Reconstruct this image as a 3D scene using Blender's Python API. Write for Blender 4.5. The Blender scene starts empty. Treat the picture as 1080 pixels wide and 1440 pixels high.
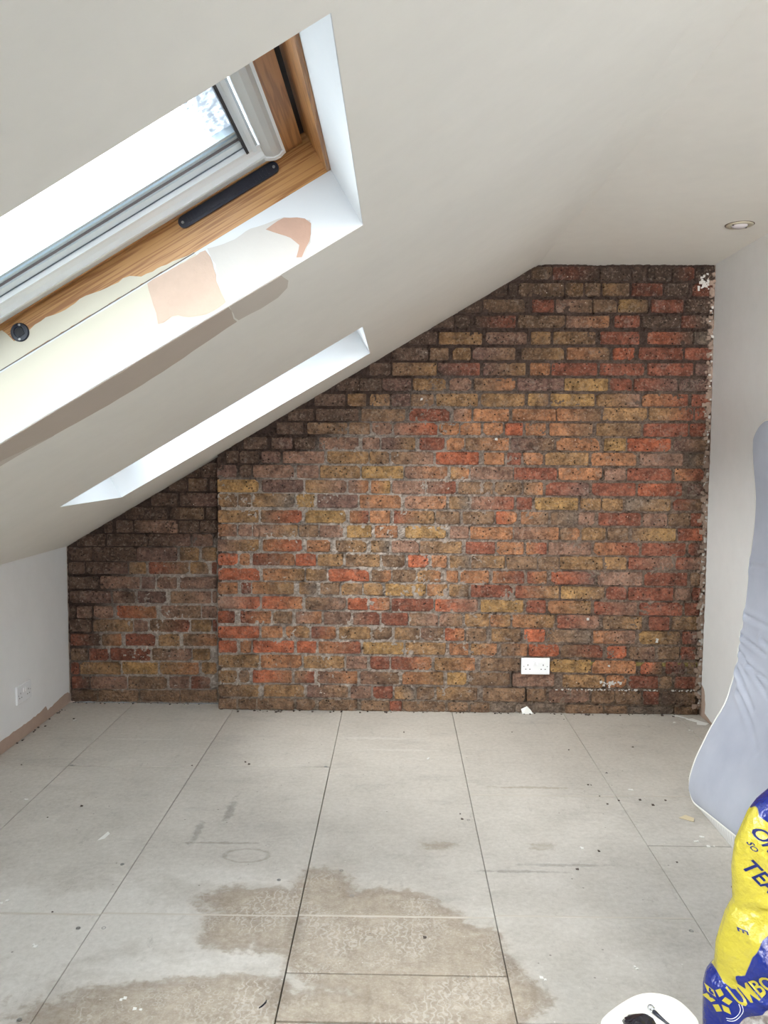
import bpy, math, random
import numpy as np
from mathutils import Vector, Matrix, Quaternion

random.seed(7)
sc = bpy.context.scene
# ---------------------------------------------------------------- camera
cam_d = bpy.data.cameras.new('camera')
cam_d.sensor_fit = 'VERTICAL'; cam_d.sensor_height = 36.0; cam_d.sensor_width = 27.0
cam_d.lens = 1140.39 / 1440 * 36.0
cam_d.clip_start = 0.05
cam = bpy.data.objects.new('camera', cam_d)
sc.collection.objects.link(cam)
cam.matrix_world = Matrix(((0.99984, -0.007163, 0.016386, 0), (0.016853, 0.07104, -0.997331, 0),
                           (0.00598, 0.997448, 0.071149, 1.34028), (0, 0, 0, 1)))
sc.camera = cam
# ---------------------------------------------------------------- sky: even bright overcast
world = bpy.data.worlds.new('overcast_sky'); sc.world = world
world.use_nodes = True
bg = world.node_tree.nodes['Background']
bg.inputs[0].default_value = (0.86, 0.93, 1.0, 1)
bg.inputs[1].default_value = 4.2
# added fill lamps at a made-up opening behind the camera
al = bpy.data.lights.new('added_rear_fill', 'AREA'); al.shape = 'RECTANGLE'; al.size = 1.25; al.size_y = 0.5
al.energy = 7.0; al.spread = math.radians(64); al.color = (1.0, 0.98, 0.96)
alo = bpy.data.objects.new('added_rear_fill', al); sc.collection.objects.link(alo)
alo.location = (.75, -1.72, 1.86); alo.rotation_euler = (math.radians(73), 0, math.radians(4))
al2 = bpy.data.lights.new('added_rear_fill_lower', 'AREA'); al2.shape = 'RECTANGLE'; al2.size = 1.2; al2.size_y = 0.6  # second added fill lamp, for the flat ceiling and right wall
al2.energy = 6.0; al2.spread = math.radians(46); al2.color = (1.0, 0.99, 0.97)
alo2 = bpy.data.objects.new('added_rear_fill_lower', al2); sc.collection.objects.link(alo2)
alo2.location = (.72, -1.72, 1.16); alo2.rotation_euler = (math.radians(98), 0, math.radians(-7))
# soft sun behind thin cloud, falling through the roof windows
sl_ = bpy.data.lights.new('hazy_sun', 'SUN'); sl_.energy = 10.5; sl_.angle = math.radians(60); sl_.color = (1.0, 0.985, 0.96)
so_ = bpy.data.objects.new('hazy_sun', sl_); sc.collection.objects.link(so_)
so_.rotation_euler = Vector((0.68, 0.17, -0.64)).to_track_quat('-Z', 'Y').to_euler()
sc.view_settings.view_transform = 'Standard'
sc.view_settings.look = 'None'
sc.view_settings.gamma = 1.0
sc.view_settings.use_curve_mapping = False
sc.view_settings.exposure = 1.15
cy = sc.cycles
cy.max_bounces = 12; cy.diffuse_bounces = 9; cy.glossy_bounces = 4; cy.transparent_max_bounces = 12
cy.caustics_reflective = False; cy.caustics_refractive = False
cy.use_denoising = True
cy.sample_clamp_indirect = 8.0

# ---------------------------------------------------------------- room measures (metres)
H = 2.293          # flat ceiling height
XJ = 0.700         # where the slope meets the flat ceiling
XL, XR = -1.752, 1.578
ZK = 0.8425        # knee wall height
YB, YA = 4.15, 4.2507   # face of the chimney breast, face of the alcove
XS = -0.9277       # left corner of the chimney breast
YN = -1.75         # wall behind the camera
TH = math.radians(30.606); CT, ST = math.cos(TH), math.sin(TH)
UL = 2.849         # length of the slope
def L(u, y, w):    # slope coordinates: u up the slope, y along the room, w outwards
    return (XL + CT * u - ST * w, y, ZK + ST * u + CT * w)

# ---------------------------------------------------------------- helpers
def lin(r, g, b):
    f = lambda c: ((c / 255 + 0.055) / 1.055) ** 2.4 if c > 10 else c / 255 / 12.92
    return (f(r), f(g), f(b))
COL = sc.collection
def link(name, me, mat=None, parent=None, smooth=False):
    o = bpy.data.objects.new(name, me); COL.objects.link(o)
    if mat is not None:
        for m in (mat if isinstance(mat, (list, tuple)) else [mat]): me.materials.append(m)
    if smooth:
        me.polygons.foreach_set('use_smooth', [True] * len(me.polygons))
    if parent is not None:
        o.parent = parent
        o.matrix_parent_inverse = Matrix.Translation(-parent.location)    # meshes are written in room coordinates
    return o
def mesh(name, v, f, mat=None, parent=None, smooth=False):
    me = bpy.data.meshes.new(name); me.from_pydata([tuple(p) for p in v], [], f); me.update()
    return link(name, me, mat, parent, smooth)
def empty(name, loc):
    o = bpy.data.objects.new(name, None); COL.objects.link(o); o.location = loc; o.empty_display_size = .05
    return o
def tag(o, label, cat, group=None):
    o['label'] = label; o['category'] = cat
    if group: o['group'] = group
    return o
def struct(o):
    o['kind'] = 'structure'; return o
class MB:
    def __init__(s): s.v = []; s.f = []
    def add(s, v, f):
        n = len(s.v); s.v += [tuple(p) for p in v]; s.f += [tuple(i + n for i in q) for q in f]; return s
    def box(s, a, b, fn=None):
        x0, y0, z0 = a; x1, y1, z1 = b
        v = [(x0,y0,z0),(x1,y0,z0),(x1,y1,z0),(x0,y1,z0),(x0,y0,z1),(x1,y0,z1),(x1,y1,z1),(x0,y1,z1)]
        if fn: v = [fn(*p) for p in v]
        return s.add(v, [(0,3,2,1),(4,5,6,7),(0,1,5,4),(1,2,6,5),(2,3,7,6),(3,0,4,7)])
    def bbox(s, a, b, r, fn=None):      # box with chamfered edges
        x0, y0, z0 = a; x1, y1, z1 = b; v = []; idx = {}
        for ix, X in ((0, x0), (1, x1)):
            for iy, Y in ((0, y0), (1, y1)):
                for iz, Z in ((0, z0), (1, z1)):
                    dx, dy, dz = (r if ix == 0 else -r), (r if iy == 0 else -r), (r if iz == 0 else -r)
                    idx[ix,iy,iz] = len(v)
                    v += [(X, Y + dy, Z + dz), (X + dx, Y, Z + dz), (X + dx, Y + dy, Z)]
        I = lambda a, k: idx[a] + k
        f = []
        for i in (0, 1):
            q = [I((i,0,0),0), I((i,1,0),0), I((i,1,1),0), I((i,0,1),0)]; f.append(tuple(q if i else q[::-1]))
            q = [I((0,i,0),1), I((0,i,1),1), I((1,i,1),1), I((1,i,0),1)]; f.append(tuple(q if i else q[::-1]))
            q = [I((0,0,i),2), I((1,0,i),2), I((1,1,i),2), I((0,1,i),2)]; f.append(tuple(q if i else q[::-1]))
        for i in (0, 1):
            for j in (0, 1):
                def o(q, flip): f.append(tuple(q[::-1] if flip else q))
                o([I((i,j,0),0), I((i,j,1),0), I((i,j,1),1), I((i,j,0),1)], i == j)
                o([I((i,0,j),0), I((i,0,j),2), I((i,1,j),2), I((i,1,j),0)], i == j)
                o([I((0,i,j),1), I((1,i,j),1), I((1,i,j),2), I((0,i,j),2)], i == j)
                for k in (0, 1): f.append((I((i,j,k),0), I((i,j,k),1), I((i,j,k),2)))
        if fn: v = [fn(*p) for p in v]
        return s.add(v, f)
    def prism(s, pts, d0, d1, fn):      # polygon pts (a,b), extruded d0..d1; fn(a,b,d)
        n = len(pts); v = [fn(a, b, d0) for a, b in pts] + [fn(a, b, d1) for a, b in pts]
        f = [tuple(range(n))[::-1], tuple(range(n, 2*n))] + [(i, (i+1) % n, n + (i+1) % n, n + i) for i in range(n)]
        return s.add(v, f)
    def tube(s, pts, r, n=8, cap=True):
        P = [Vector(p) for p in pts]; R = r if isinstance(r, (list, tuple)) else [r] * len(P)
        v = []; up = Vector((0.3, 0.2, 1)).normalized()
        for i, p in enumerate(P):
            t = (P[min(i+1, len(P)-1)] - P[max(i-1, 0)]).normalized()
            a = t.cross(up)
            if a.length < 1e-3: a = t.cross(Vector((1, 0, 0)))
            a.normalize(); b = t.cross(a)
            for k in range(n):
                an = 2 * math.pi * k / n; v.append(p + (a * math.cos(an) + b * math.sin(an)) * R[i])
        f = [(i*n + k, i*n + (k+1) % n, (i+1)*n + (k+1) % n, (i+1)*n + k) for i in range(len(P)-1) for k in range(n)]
        if cap: f += [tuple(range(n))[::-1], tuple(range((len(P)-1)*n, len(P)*n))]
        return s.add(v, f)
    def lathe(s, prof, c, n=32, axis=(0, 0, 1)):   # prof: (radius, height) list
        q = Vector((0, 0, 1)).rotation_difference(Vector(axis)); c = Vector(c); v = []
        for r, h in prof:
            for k in range(n):
                an = 2 * math.pi * k / n; v.append(c + q @ Vector((r * math.cos(an), r * math.sin(an), h)))
        f = [(i*n + k, i*n + (k+1) % n, (i+1)*n + (k+1) % n, (i+1)*n + k) for i in range(len(prof)-1) for k in range(n)]
        f += [tuple(range(n))[::-1], tuple(range((len(prof)-1)*n, len(prof)*n))]
        return s.add(v, f)
    def build(s, name, mat, parent=None, smooth=False): return mesh(name, s.v, s.f, mat, parent, smooth)

def rough(pts, step, amp, rnd=None):    # ragged outline: subdivide a closed polygon and jitter it
    rnd = rnd or random; out = []
    for i, p in enumerate(pts):
        q = pts[(i+1) % len(pts)]; d = math.hypot(q[0]-p[0], q[1]-p[1]); n = max(1, int(d / step))
        for k in range(n):
            t = k / n; out.append((p[0] + (q[0]-p[0]) * t + rnd.uniform(-amp, amp), p[1] + (q[1]-p[1]) * t + rnd.uniform(-amp, amp)))
    return out
def vnoise(x, z, seed):                 # smooth value noise on numpy arrays
    rs = np.random.RandomState(seed); T = rs.rand(256, 256)
    xi = np.floor(x).astype(int); zi = np.floor(z).astype(int); fx = x - xi; fz = z - zi
    fx = fx * fx * (3 - 2 * fx); fz = fz * fz * (3 - 2 * fz)
    g = lambda a, b: T[a % 256, b % 256]
    return (g(xi, zi) * (1-fx) + g(xi+1, zi) * fx) * (1-fz) + (g(xi, zi+1) * (1-fx) + g(xi+1, zi+1) * fx) * fz

# ---------------------------------------------------------------- materials
class NT:
    def __init__(s, name):
        s.m = bpy.data.materials.new(name); s.m.use_nodes = True; s.t = s.m.node_tree
        s.b = s.t.nodes['Principled BSDF']
    def n(s, ty, **kw):
        o = s.t.nodes.new(ty)
        for k, v in kw.items():
            if k.startswith('i_'): o.inputs[int(k[2:]) if k[2:].isdigit() else k[2:].replace('_', ' ')].default_value = v
            else: setattr(o, k, v)
        return o
    def l(s, a, b): s.t.links.new(a, b)
    def pos(s): return s.n('ShaderNodeNewGeometry').outputs['Position']
    def noise(s, vec, scale, detail=4, rough=.55, sc3=None):
        if sc3:
            mp = s.n('ShaderNodeMapping'); mp.inputs['Scale'].default_value = sc3; s.l(vec, mp.inputs[0]); vec = mp.outputs[0]
        o = s.n('ShaderNodeTexNoise'); o.inputs['Scale'].default_value = scale
        o.inputs['Detail'].default_value = detail; o.inputs['Roughness'].default_value = rough
        s.l(vec, o.inputs['Vector']); return o.outputs['Fac']
    def ramp(s, x, stops):
        r = s.n('ShaderNodeValToRGB'); e = r.color_ramp.elements
        while len(e) < len(stops): e.new(.5)
        for i, (p, c) in enumerate(stops):
            e[i].position = p; e[i].color = (*c, 1) if isinstance(c, (tuple, list)) else (c, c, c, 1)
        s.l(x, r.inputs[0]); return r.outputs[0]
    def rng(s, x, a, b, c, d):
        r = s.n('ShaderNodeMapRange'); r.inputs[1].default_value = a; r.inputs[2].default_value = b
        r.inputs[3].default_value = c; r.inputs[4].default_value = d; s.l(x, r.inputs[0]); return r.outputs[0]
    def math(s, op, a, b=None):
        r = s.n('ShaderNodeMath', operation=op)
        for i, q in enumerate((a, b)):
            if q is None: continue
            if isinstance(q, (int, float)): r.inputs[i].default_value = q
            else: s.l(q, r.inputs[i])
        return r.outputs[0]
    def mix(s, fac, a, b, mode='MIX'):
        r = s.n('ShaderNodeMix', data_type='RGBA', blend_type=mode)
        for i, q in ((0, fac), (6, a), (7, b)):
            if isinstance(q, (int, float)): r.inputs[i].default_value = q
            elif isinstance(q, tuple): r.inputs[i].default_value = (*q, 1) if len(q) == 3 else q
            else: s.l(q, r.inputs[i])
        return r.outputs[2]
    def bump(s, h, strength, dist=.002):
        b = s.n('ShaderNodeBump'); b.inputs['Strength'].default_value = strength; b.inputs['Distance'].default_value = dist
        s.l(h, b.inputs['Height']); s.l(b.outputs[0], s.b.inputs['Normal']); return b
    def set(s, color=None, rough=None, metal=None, spec=None):
        if color is not None:
            if isinstance(color, tuple): s.b.inputs['Base Color'].default_value = (*color, 1)
            else: s.l(color, s.b.inputs['Base Color'])
        if rough is not None:
            if isinstance(rough, (int, float)): s.b.inputs['Roughness'].default_value = rough
            else: s.l(rough, s.b.inputs['Roughness'])
        if metal is not None: s.b.inputs['Metallic'].default_value = metal
        if spec is not None: s.b.inputs['Specular IOR Level'].default_value = spec
        return s.m
def simple(name, col, rough=.5, metal=0., spec=None): return NT(name).set(col, rough, metal, spec)
def painted(name, col, var=.05, rough=.6, bs=.25, scale=14):
    m = NT(name); p = m.pos()
    a = m.noise(p, 1.7, 3); b = m.noise(p, scale, 5, .6); c = m.noise(p, 120, 2)
    k = m.math('ADD', m.math('MULTIPLY', a, .6), m.math('MULTIPLY', b, .4))
    m.set(m.mix(m.rng(k, .35, .65, 0, 1), tuple(x * (1 - var) for x in col), tuple(min(.9, x * (1 + var)) for x in col)), rough, spec=.3)
    m.bump(m.math('ADD', b, m.math('MULTIPLY', c, .15)), bs, .002); return m.m
M = {}
M['ceiling'] = painted('ceiling_paint', lin(231, 228, 220), .03, .65, .25)
M['wall_white'] = painted('wall_paint', lin(231, 232, 232), .03, .6, .25)
M['reveal'] = painted('reveal_paint', lin(208, 211, 213), .02, .55, .2)
M['cream'] = painted('cream_paint', lin(198, 192, 174), .03, .5, .2)
M['bare_pink'] = painted('bare_pink_plaster', lin(190, 167, 150), .09, .8, .8, 30)
M['bare_dark'] = painted('dark_pink_plaster', lin(176, 145, 127), .08, .85, .8, 30)
M['skim'] = painted('pale_skim', lin(192, 188, 182), .03, .7, .5)
M['band'] = painted('brown_grey_filler', lin(190, 177, 164), .03, .75, .3)
M['base_plaster'] = painted('bare_brown_plaster', lin(178, 156, 141), .08, .85, .9, 25)
M['white_plastic'] = simple('white_plastic', lin(238, 240, 242), .25)
M['dark_hole'] = simple('dark_recess', lin(30, 30, 34), .6)
M['screw'] = simple('screw_metal', lin(150, 150, 148), .35, .9)
M['black_plastic'] = simple('navy_black_plastic', lin(24, 27, 42), .35)
M['thin_seal'] = simple('grey_thin_seal', lin(112, 122, 132), .5)
M['gasket'] = simple('black_rubber_gasket', lin(22, 26, 34), .6)
M['alu'] = simple('pale_grey_aluminium', lin(232, 240, 244), .3, .0)
M['alu_white'] = simple('white_coated_aluminium', lin(246, 250, 252), .25)
M['alu_ridge'] = simple('ridged_blue_grey_aluminium', lin(206, 220, 228), .25, .2)
M['cover'] = simple('light_grey_cover', lin(206, 208, 206), .45)
def wood(name, dark, light, axis):
    m = NT(name); p = m.pos()
    mp = m.n('ShaderNodeMapping'); mp.inputs['Rotation'].default_value = (0, TH, 0); m.l(p, mp.inputs[0])
    s3 = {'u': (1.6, 42, 60), 'y': (42, 1.6, 42)}[axis]
    w = m.noise(mp.outputs[0], 1.0, 3, .5, s3); f = m.noise(mp.outputs[0], 3.0, 4, .6, s3)
    wv = m.math('SINE', m.math('MULTIPLY', w, 42)); wv = m.rng(wv, -1, 1, 0, 1)
    wv = m.math('POWER', wv, 2.2)
    k = m.math('ADD', m.math('MULTIPLY', wv, .7), m.math('MULTIPLY', f, .3))
    m.set(m.mix(k, light, dark), .38); m.bump(k, .15, .001); return m.m
M['pine_u'] = wood('varnished_pine_along_slope', lin(142, 92, 50), lin(192, 146, 92), 'u')
M['pine_y'] = wood('varnished_pine_across_slope', lin(140, 92, 50), lin(186, 136, 84), 'y')

# bricks: colour comes with each brick, mottling, pores and smears are added here
m = NT('old_stock_brick'); p = m.pos()
at = m.n('ShaderNodeAttribute', attribute_name='bc')
n1 = m.noise(p, 22, 6, .65); n2 = m.noise(p, 90, 4, .6); n3 = m.noise(p, 9, 3, .5)
c = m.mix(m.rng(n1, .3, .7, 0, 1), m.mix(1.0, at.outputs[0], lin(158, 150, 148), 'MULTIPLY'), m.mix(1.0, at.outputs[0], (1.4, 1.32, 1.25), 'MULTIPLY'))
c = m.mix(m.math('MULTIPLY', m.rng(n3, .55, .75, 0, .45), 1.0), c, m.mix(.5, at.outputs[0], lin(110, 92, 78)))
c = m.mix(m.rng(n2, .54, .68, 0, .65), c, m.mix(.6, at.outputs[0], lin(186, 166, 148)))
n4 = m.noise(p, 16, 6, .75); n5 = m.noise(p, 60, 5, .7)
c = m.mix(m.rng(n4, .56, .66, 0, .6), c, m.mix(.35, lin(150, 138, 128), at.outputs[0]))       # old mortar smears
c = m.mix(m.rng(n5, .50, .66, 0, .9), c, m.mix(1.0, at.outputs[0], (.35, .32, .32), 'MULTIPLY'))   # dirt in the grain
vo = m.n('ShaderNodeTexVoronoi', i_Scale=42.0); m.l(p, vo.inputs['Vector'])
vo2 = m.n('ShaderNodeTexVoronoi', i_Scale=150.0); m.l(p, vo2.inputs['Vector'])
pit = m.math('MULTIPLY', m.rng(vo.outputs['Distance'], .13, .20, 1, 0), m.rng(m.noise(p, 24, 2), .46, .52, 0, 1))
c = m.mix(m.math('MULTIPLY', pit, .9), c, lin(24, 17, 15))
vw = m.n('ShaderNodeTexVoronoi', i_Scale=17.0); m.l(p, vw.inputs['Vector'])
spk = m.rng(vw.outputs['Distance'], .035, .05, 1, 0)
c = m.mix(m.math('MULTIPLY', spk, .8), c, lin(222, 206, 190))
m.set(c, .62, spec=.35)
hh = m.math('SUBTRACT', m.math('ADD', m.math('MULTIPLY', n1, 1.0), m.math('ADD', m.math('MULTIPLY', n2, .6), m.math('MULTIPLY', n5, .6))), m.math('MULTIPLY', pit, .9))
m.bump(hh, 1.0, .026); M['brick'] = m.m
# mortar
m = NT('lime_mortar'); p = m.pos()
at = m.n('ShaderNodeAttribute', attribute_name='bc')
n1 = m.noise(p, 55, 6, .7); n2 = m.noise(p, 200, 3, .6)
c = m.mix(m.rng(n1, .3, .7, 0, 1), m.mix(1.0, at.outputs[0], (.48, .44, .42), 'MULTIPLY'), m.mix(1.0, at.outputs[0], (1.25, 1.22, 1.2), 'MULTIPLY'))
m.set(c, .85, spec=.2); m.bump(m.math('ADD', n1, m.math('MULTIPLY', n2, .4)), 1.0, .016); M['mortar'] = m.m
# floor boards
def floor_mat():
    m = NT('dusty_floor_board'); p = m.pos()
    sx = m.n('ShaderNodeSeparateXYZ'); m.l(p, sx.inputs[0]); X, Y = sx.outputs[0], sx.outputs[1]
    def blob(cx, cy, rx, ry):
        a = m.math('DIVIDE', m.math('SUBTRACT', X, cx), rx); b = m.math('DIVIDE', m.math('SUBTRACT', Y, cy), ry)
        d = m.math('SQRT', m.math('ADD', m.math('MULTIPLY', a, a), m.math('MULTIPLY', b, b)))
        return m.math('SUBTRACT', 1.0, d)
    def union(bl):
        r = None
        for q in bl:
            v = blob(*q); v = m.math('MULTIPLY', v, min(q[2], q[3]) * 5)
            r = v if r is None else m.math('MAXIMUM', r, v)
        return r
    nb = m.noise(p, 4.5, 6, .6); nf = m.noise(p, 30, 5, .6); ng = m.noise(p, 160, 3, .6)
    wob = m.math('MULTIPLY', m.math('SUBTRACT', nb, .5), 1.5)
    wob = m.math('ADD', wob, m.math('MULTIPLY', m.math('SUBTRACT', nf, .5), .9))
    st = union([(-.52, 1.84, .34, .13), (-.38, 1.90, .16, .10), (-.42, 2.34, .17, .09), (-.46, 2.2, .09, .12), (-.33, 2.24, .08, .17),
                (-.22, 2.33, .12, .22), (-.05, 2.16, .28, .26), (.08, 2.02, .25, .22), (.22, 1.92, .15, .13), (-.1, 1.75, .38, .2), (.17, 2.16, .14, .08)])
    st = m.math('ADD', st, m.math('MULTIPLY', wob, .5))
    stm = m.rng(st, -.06, .14, 0, 1)
    edge = m.math('MULTIPLY', m.rng(st, -.03, .05, 0, 1), m.rng(st, .10, .3, 1, 0))
    wh = union([(-.42, 2.06, .24, .09), (-.75, 2.02, .3, .1), (-.95, 2.2, .4, .25), (-.4, 2.45, .3, .05)])
    whm = m.rng(m.math('ADD', wh, wob), -.15, .35, 0, 1)
    base = m.mix(m.rng(nb, .3, .7, 0, 1), lin(176, 171, 162), lin(199, 195, 188))
    # greyer, more worn area in the middle, browner at the far side and by the walls
    far = m.rng(m.math('ADD', Y, m.math('MULTIPLY', wob, 1.2)), 2.5, 4.0, 0, 1)
    base = m.mix(m.math('MULTIPLY', far, .55), base, lin(190, 181, 168))
    base = m.mix(m.math('MULTIPLY', m.rng(m.noise(p, 3, 5, .65, (1, 2.2, 1)), .55, .72, 0, 1), .5), base, lin(154, 149, 142))
    base = m.mix(m.math('MULTIPLY', whm, .55), base, lin(218, 215, 209))
    stc = m.mix(m.rng(m.noise(p, 14, 5, .7), .35, .65, 0, 1), lin(138, 122, 102), lin(168, 154, 135))
    stc = m.mix(m.rng(ng, .52, .62, 0, .35), stc, lin(190, 182, 168))
    c = m.mix(m.math('MULTIPLY', stm, .85), base, stc)
    c = m.mix(m.math('MULTIPLY', edge, .4), c, lin(122, 104, 86))
    # boot prints: rings and wavy ridges pressed in dust inside the damp area
    vo = m.n('ShaderNodeTexVoronoi', i_Scale=58.0); m.l(p, vo.inputs['Vector'])
    ring = m.math('MULTIPLY', m.rng(vo.outputs['Distance'], .28, .36, 0, 1), m.rng(vo.outputs['Distance'], .40, .48, 1, 0))
    pm = m.rng(m.noise(p, 6, 2), .5, .58, 0, 1)
    c = m.mix(m.math('MULTIPLY', m.math('MULTIPLY', ring, m.math('MULTIPLY', pm, stm)), .4), c, lin(200, 194, 184))
    wv = m.n('ShaderNodeTexWave', i_Scale=15.0); wv.inputs['Distortion'].default_value = 9; wv.inputs['Detail'].default_value = 1.5
    wv.inputs['Detail Scale'].default_value = 3.0; m.l(p, wv.inputs['Vector'])
    wm = m.math('MULTIPLY', m.rng(wv.outputs['Fac'], .6, .95, 0, 1), m.math('MULTIPLY', stm, m.rng(m.noise(p, 4.3, 2), .48, .58, 0, 1)))
    c = m.mix(m.math('MULTIPLY', wm, .6), c, lin(196, 190, 180))
    # a few marks with a shape of their own: brown spots, a drag line, a faint ring left by a tin
    for q, col, k in (((.15, 2.70, .07, .035), (132, 112, 84), .5), ((.51, 2.706, .06, .035), (132, 114, 90), .4), ((.40, 2.535, .17, .010), (110, 104, 98), .5),
                      ((-.62, 2.95, .02, .13), (112, 106, 98), .55), ((-.70, 2.78, .018, .10), (112, 106, 98), .5),
                      ((.55, 2.58, .16, .012), (110, 104, 98), .45), ((-.60, 2.70, .16, .010), (108, 98, 84), .45), ((.55, 3.20, .2, .014), (140, 126, 100), .5), ((-.1, 3.75, .25, .02), (206, 202, 194), .6), ((.02, 3.6, .2, .015), (206, 202, 194), .5), ((-1.2, 3.7, .2, .015), (206, 202, 194), .4)):
        bl = m.math('ADD', blob(*q), m.math('MULTIPLY', m.math('SUBTRACT', nf, .5), 2.2))
        c = m.mix(m.rng(bl, 0, .5, 0, k), c, lin(*col))
    rg_ = m.math('ABSOLUTE', m.math('ADD', blob(-.495, 2.615, .075, .045), m.math('MULTIPLY', m.math('SUBTRACT', nf, .5), .35)))
    c = m.mix(m.rng(rg_, .05, .14, .35, 0), c, lin(116, 104, 86))
    for q in ((-.275, 2.2, .035, .16), (-.29, 1.92, .05, .1), (.3, 2.06, .05, .06)):      # water soaked in along the joint
        c = m.mix(m.rng(m.math('ADD', blob(*q), m.math('MULTIPLY', m.math('SUBTRACT', nf, .5), 1.2)), 0, .8, 0, .45), c, lin(98, 84, 70))
    # scuffs and specks
    sc1 = m.rng(m.noise(p, 5, 7, .8, (1.2, 7, 1)), .58, .70, 0, .5)
    c = m.mix(sc1, c, lin(200, 198, 194))
    sc2 = m.rng(m.noise(p, 4, 7, .8, (5, 1.6, 1)), .58, .72, 0, .42)
    c = m.mix(sc2, c, lin(118, 112, 104))
    v2 = m.n('ShaderNodeTexVoronoi', i_Scale=13.0); m.l(p, v2.inputs['Vector'])
    c = m.mix(m.rng(v2.outputs['Distance'], .03, .05, .7, 0), c, lin(86, 80, 74))
    v3 = m.n('ShaderNodeTexVoronoi', i_Scale=21.0); m.l(p, v3.inputs['Vector'])
    c = m.mix(m.rng(v3.outputs['Distance'], .03, .055, .6, 0), c, lin(226, 224, 220))
    c = m.mix(.18, c, m.mix(m.rng(m.noise(p, 55, 6, .75), .36, .64, 0, 1), lin(118, 114, 108), lin(212, 210, 206)))
    m.set(c, m.rng(stm, 0, 1, .62, .55), spec=.3)
    m.bump(m.math('ADD', m.math('MULTIPLY', nf, .5), m.math('ADD', m.math('MULTIPLY', ng, .3), m.math('MULTIPLY', wm, .3))), .35, .002)
    return m.m
M['floor'] = floor_mat()
M['filler'] = painted('pale_joint_filler', lin(190, 184, 174), .05, .8)
M['subfloor'] = simple('dark_subfloor', lin(40, 34, 30), .9)
# mattress ticking
m = NT('grey_mattress_fabric'); p = m.pos()
wv = m.noise(p, 420, 2); nb = m.noise(p, 5, 4)
m.set(m.mix(m.rng(nb, .3, .7, 0, 1), lin(158, 163, 178), lin(172, 177, 190)), .85, spec=.15)
m.b.inputs['Sheen Weight'].default_value = .15
m.bump(m.math('ADD', wv, m.math('MULTIPLY', nb, .5)), .25, .001); M['ticking'] = m.m
M['piping'] = simple('white_piping', lin(226, 226, 222), .7)
m = NT('white_quilted_border'); p = m.pos()
wv = m.n('ShaderNodeTexWave', i_Scale=14.0, bands_direction='Y'); m.l(p, wv.inputs['Vector'])
m.set(lin(214, 214, 214), .75); m.bump(wv.outputs['Fac'], .5, .006); M['border'] = m.m

def glass_mat():
    m = NT('window_glass'); t = m.t
    tr = m.n('ShaderNodeBsdfTransparent'); tr.inputs[0].default_value = (.93, .95, .95, 1)
    gl = m.n('ShaderNodeBsdfGlossy'); gl.inputs['Roughness'].default_value = .03
    mx = m.n('ShaderNodeMixShader'); mx.inputs[0].default_value = .07
    m.l(tr.outputs[0], mx.inputs[1]); m.l(gl.outputs[0], mx.inputs[2])
    # grime and old raindrops left on the pane beside the top rail
    p = m.pos(); sx = m.n('ShaderNodeSeparateXYZ'); m.l(p, sx.inputs[0])
    u = m.math('ADD', m.math('MULTIPLY', m.math('SUBTRACT', sx.outputs[0], XL), CT), m.math('MULTIPLY', m.math('SUBTRACT', sx.outputs[2], ZK), ST))
    n = m.noise(p, 90, 4, .6); k = m.math('ADD', u, m.math('MULTIPLY', m.math('SUBTRACT', n, .5), .16))
    f = m.math('MULTIPLY', m.rng(k, 1.735, 1.765, 0, 1), m.rng(n, .35, .6, .55, .95))
    df = m.n('ShaderNodeBsdfDiffuse'); df.inputs[0].default_value = (*lin(150, 158, 166), 1)
    tl = m.n('ShaderNodeBsdfTranslucent'); tl.inputs[0].default_value = (*lin(150, 158, 166), 1)
    ad = m.n('ShaderNodeMixShader'); ad.inputs[0].default_value = .35; m.l(df.outputs[0], ad.inputs[1]); m.l(tl.outputs[0], ad.inputs[2])
    m2 = m.n('ShaderNodeMixShader'); m.l(f, m2.inputs[0]); m.l(mx.outputs[0], m2.inputs[1]); m.l(ad.outputs[0], m2.inputs[2])
    out = [q for q in t.nodes if q.type == 'OUTPUT_MATERIAL'][0]; m.l(m2.outputs[0], out.inputs[0])
    return m.m
M['glass'] = glass_mat()
m = NT('plain_glass'); tr = m.n('ShaderNodeBsdfTransparent'); gl = m.n('ShaderNodeBsdfGlossy'); gl.inputs['Roughness'].default_value = .02
mx = m.n('ShaderNodeMixShader'); mx.inputs[0].default_value = .06; m.l(tr.outputs[0], mx.inputs[1]); m.l(gl.outputs[0], mx.inputs[2])
m.l(mx.outputs[0], [q for q in m.t.nodes if q.type == 'OUTPUT_MATERIAL'][0].inputs[0]); M['plain_glass'] = m.m

# ================================================================ THE ROOM
def zs(x): return ZK + (x - XL) * ST / CT
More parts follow.
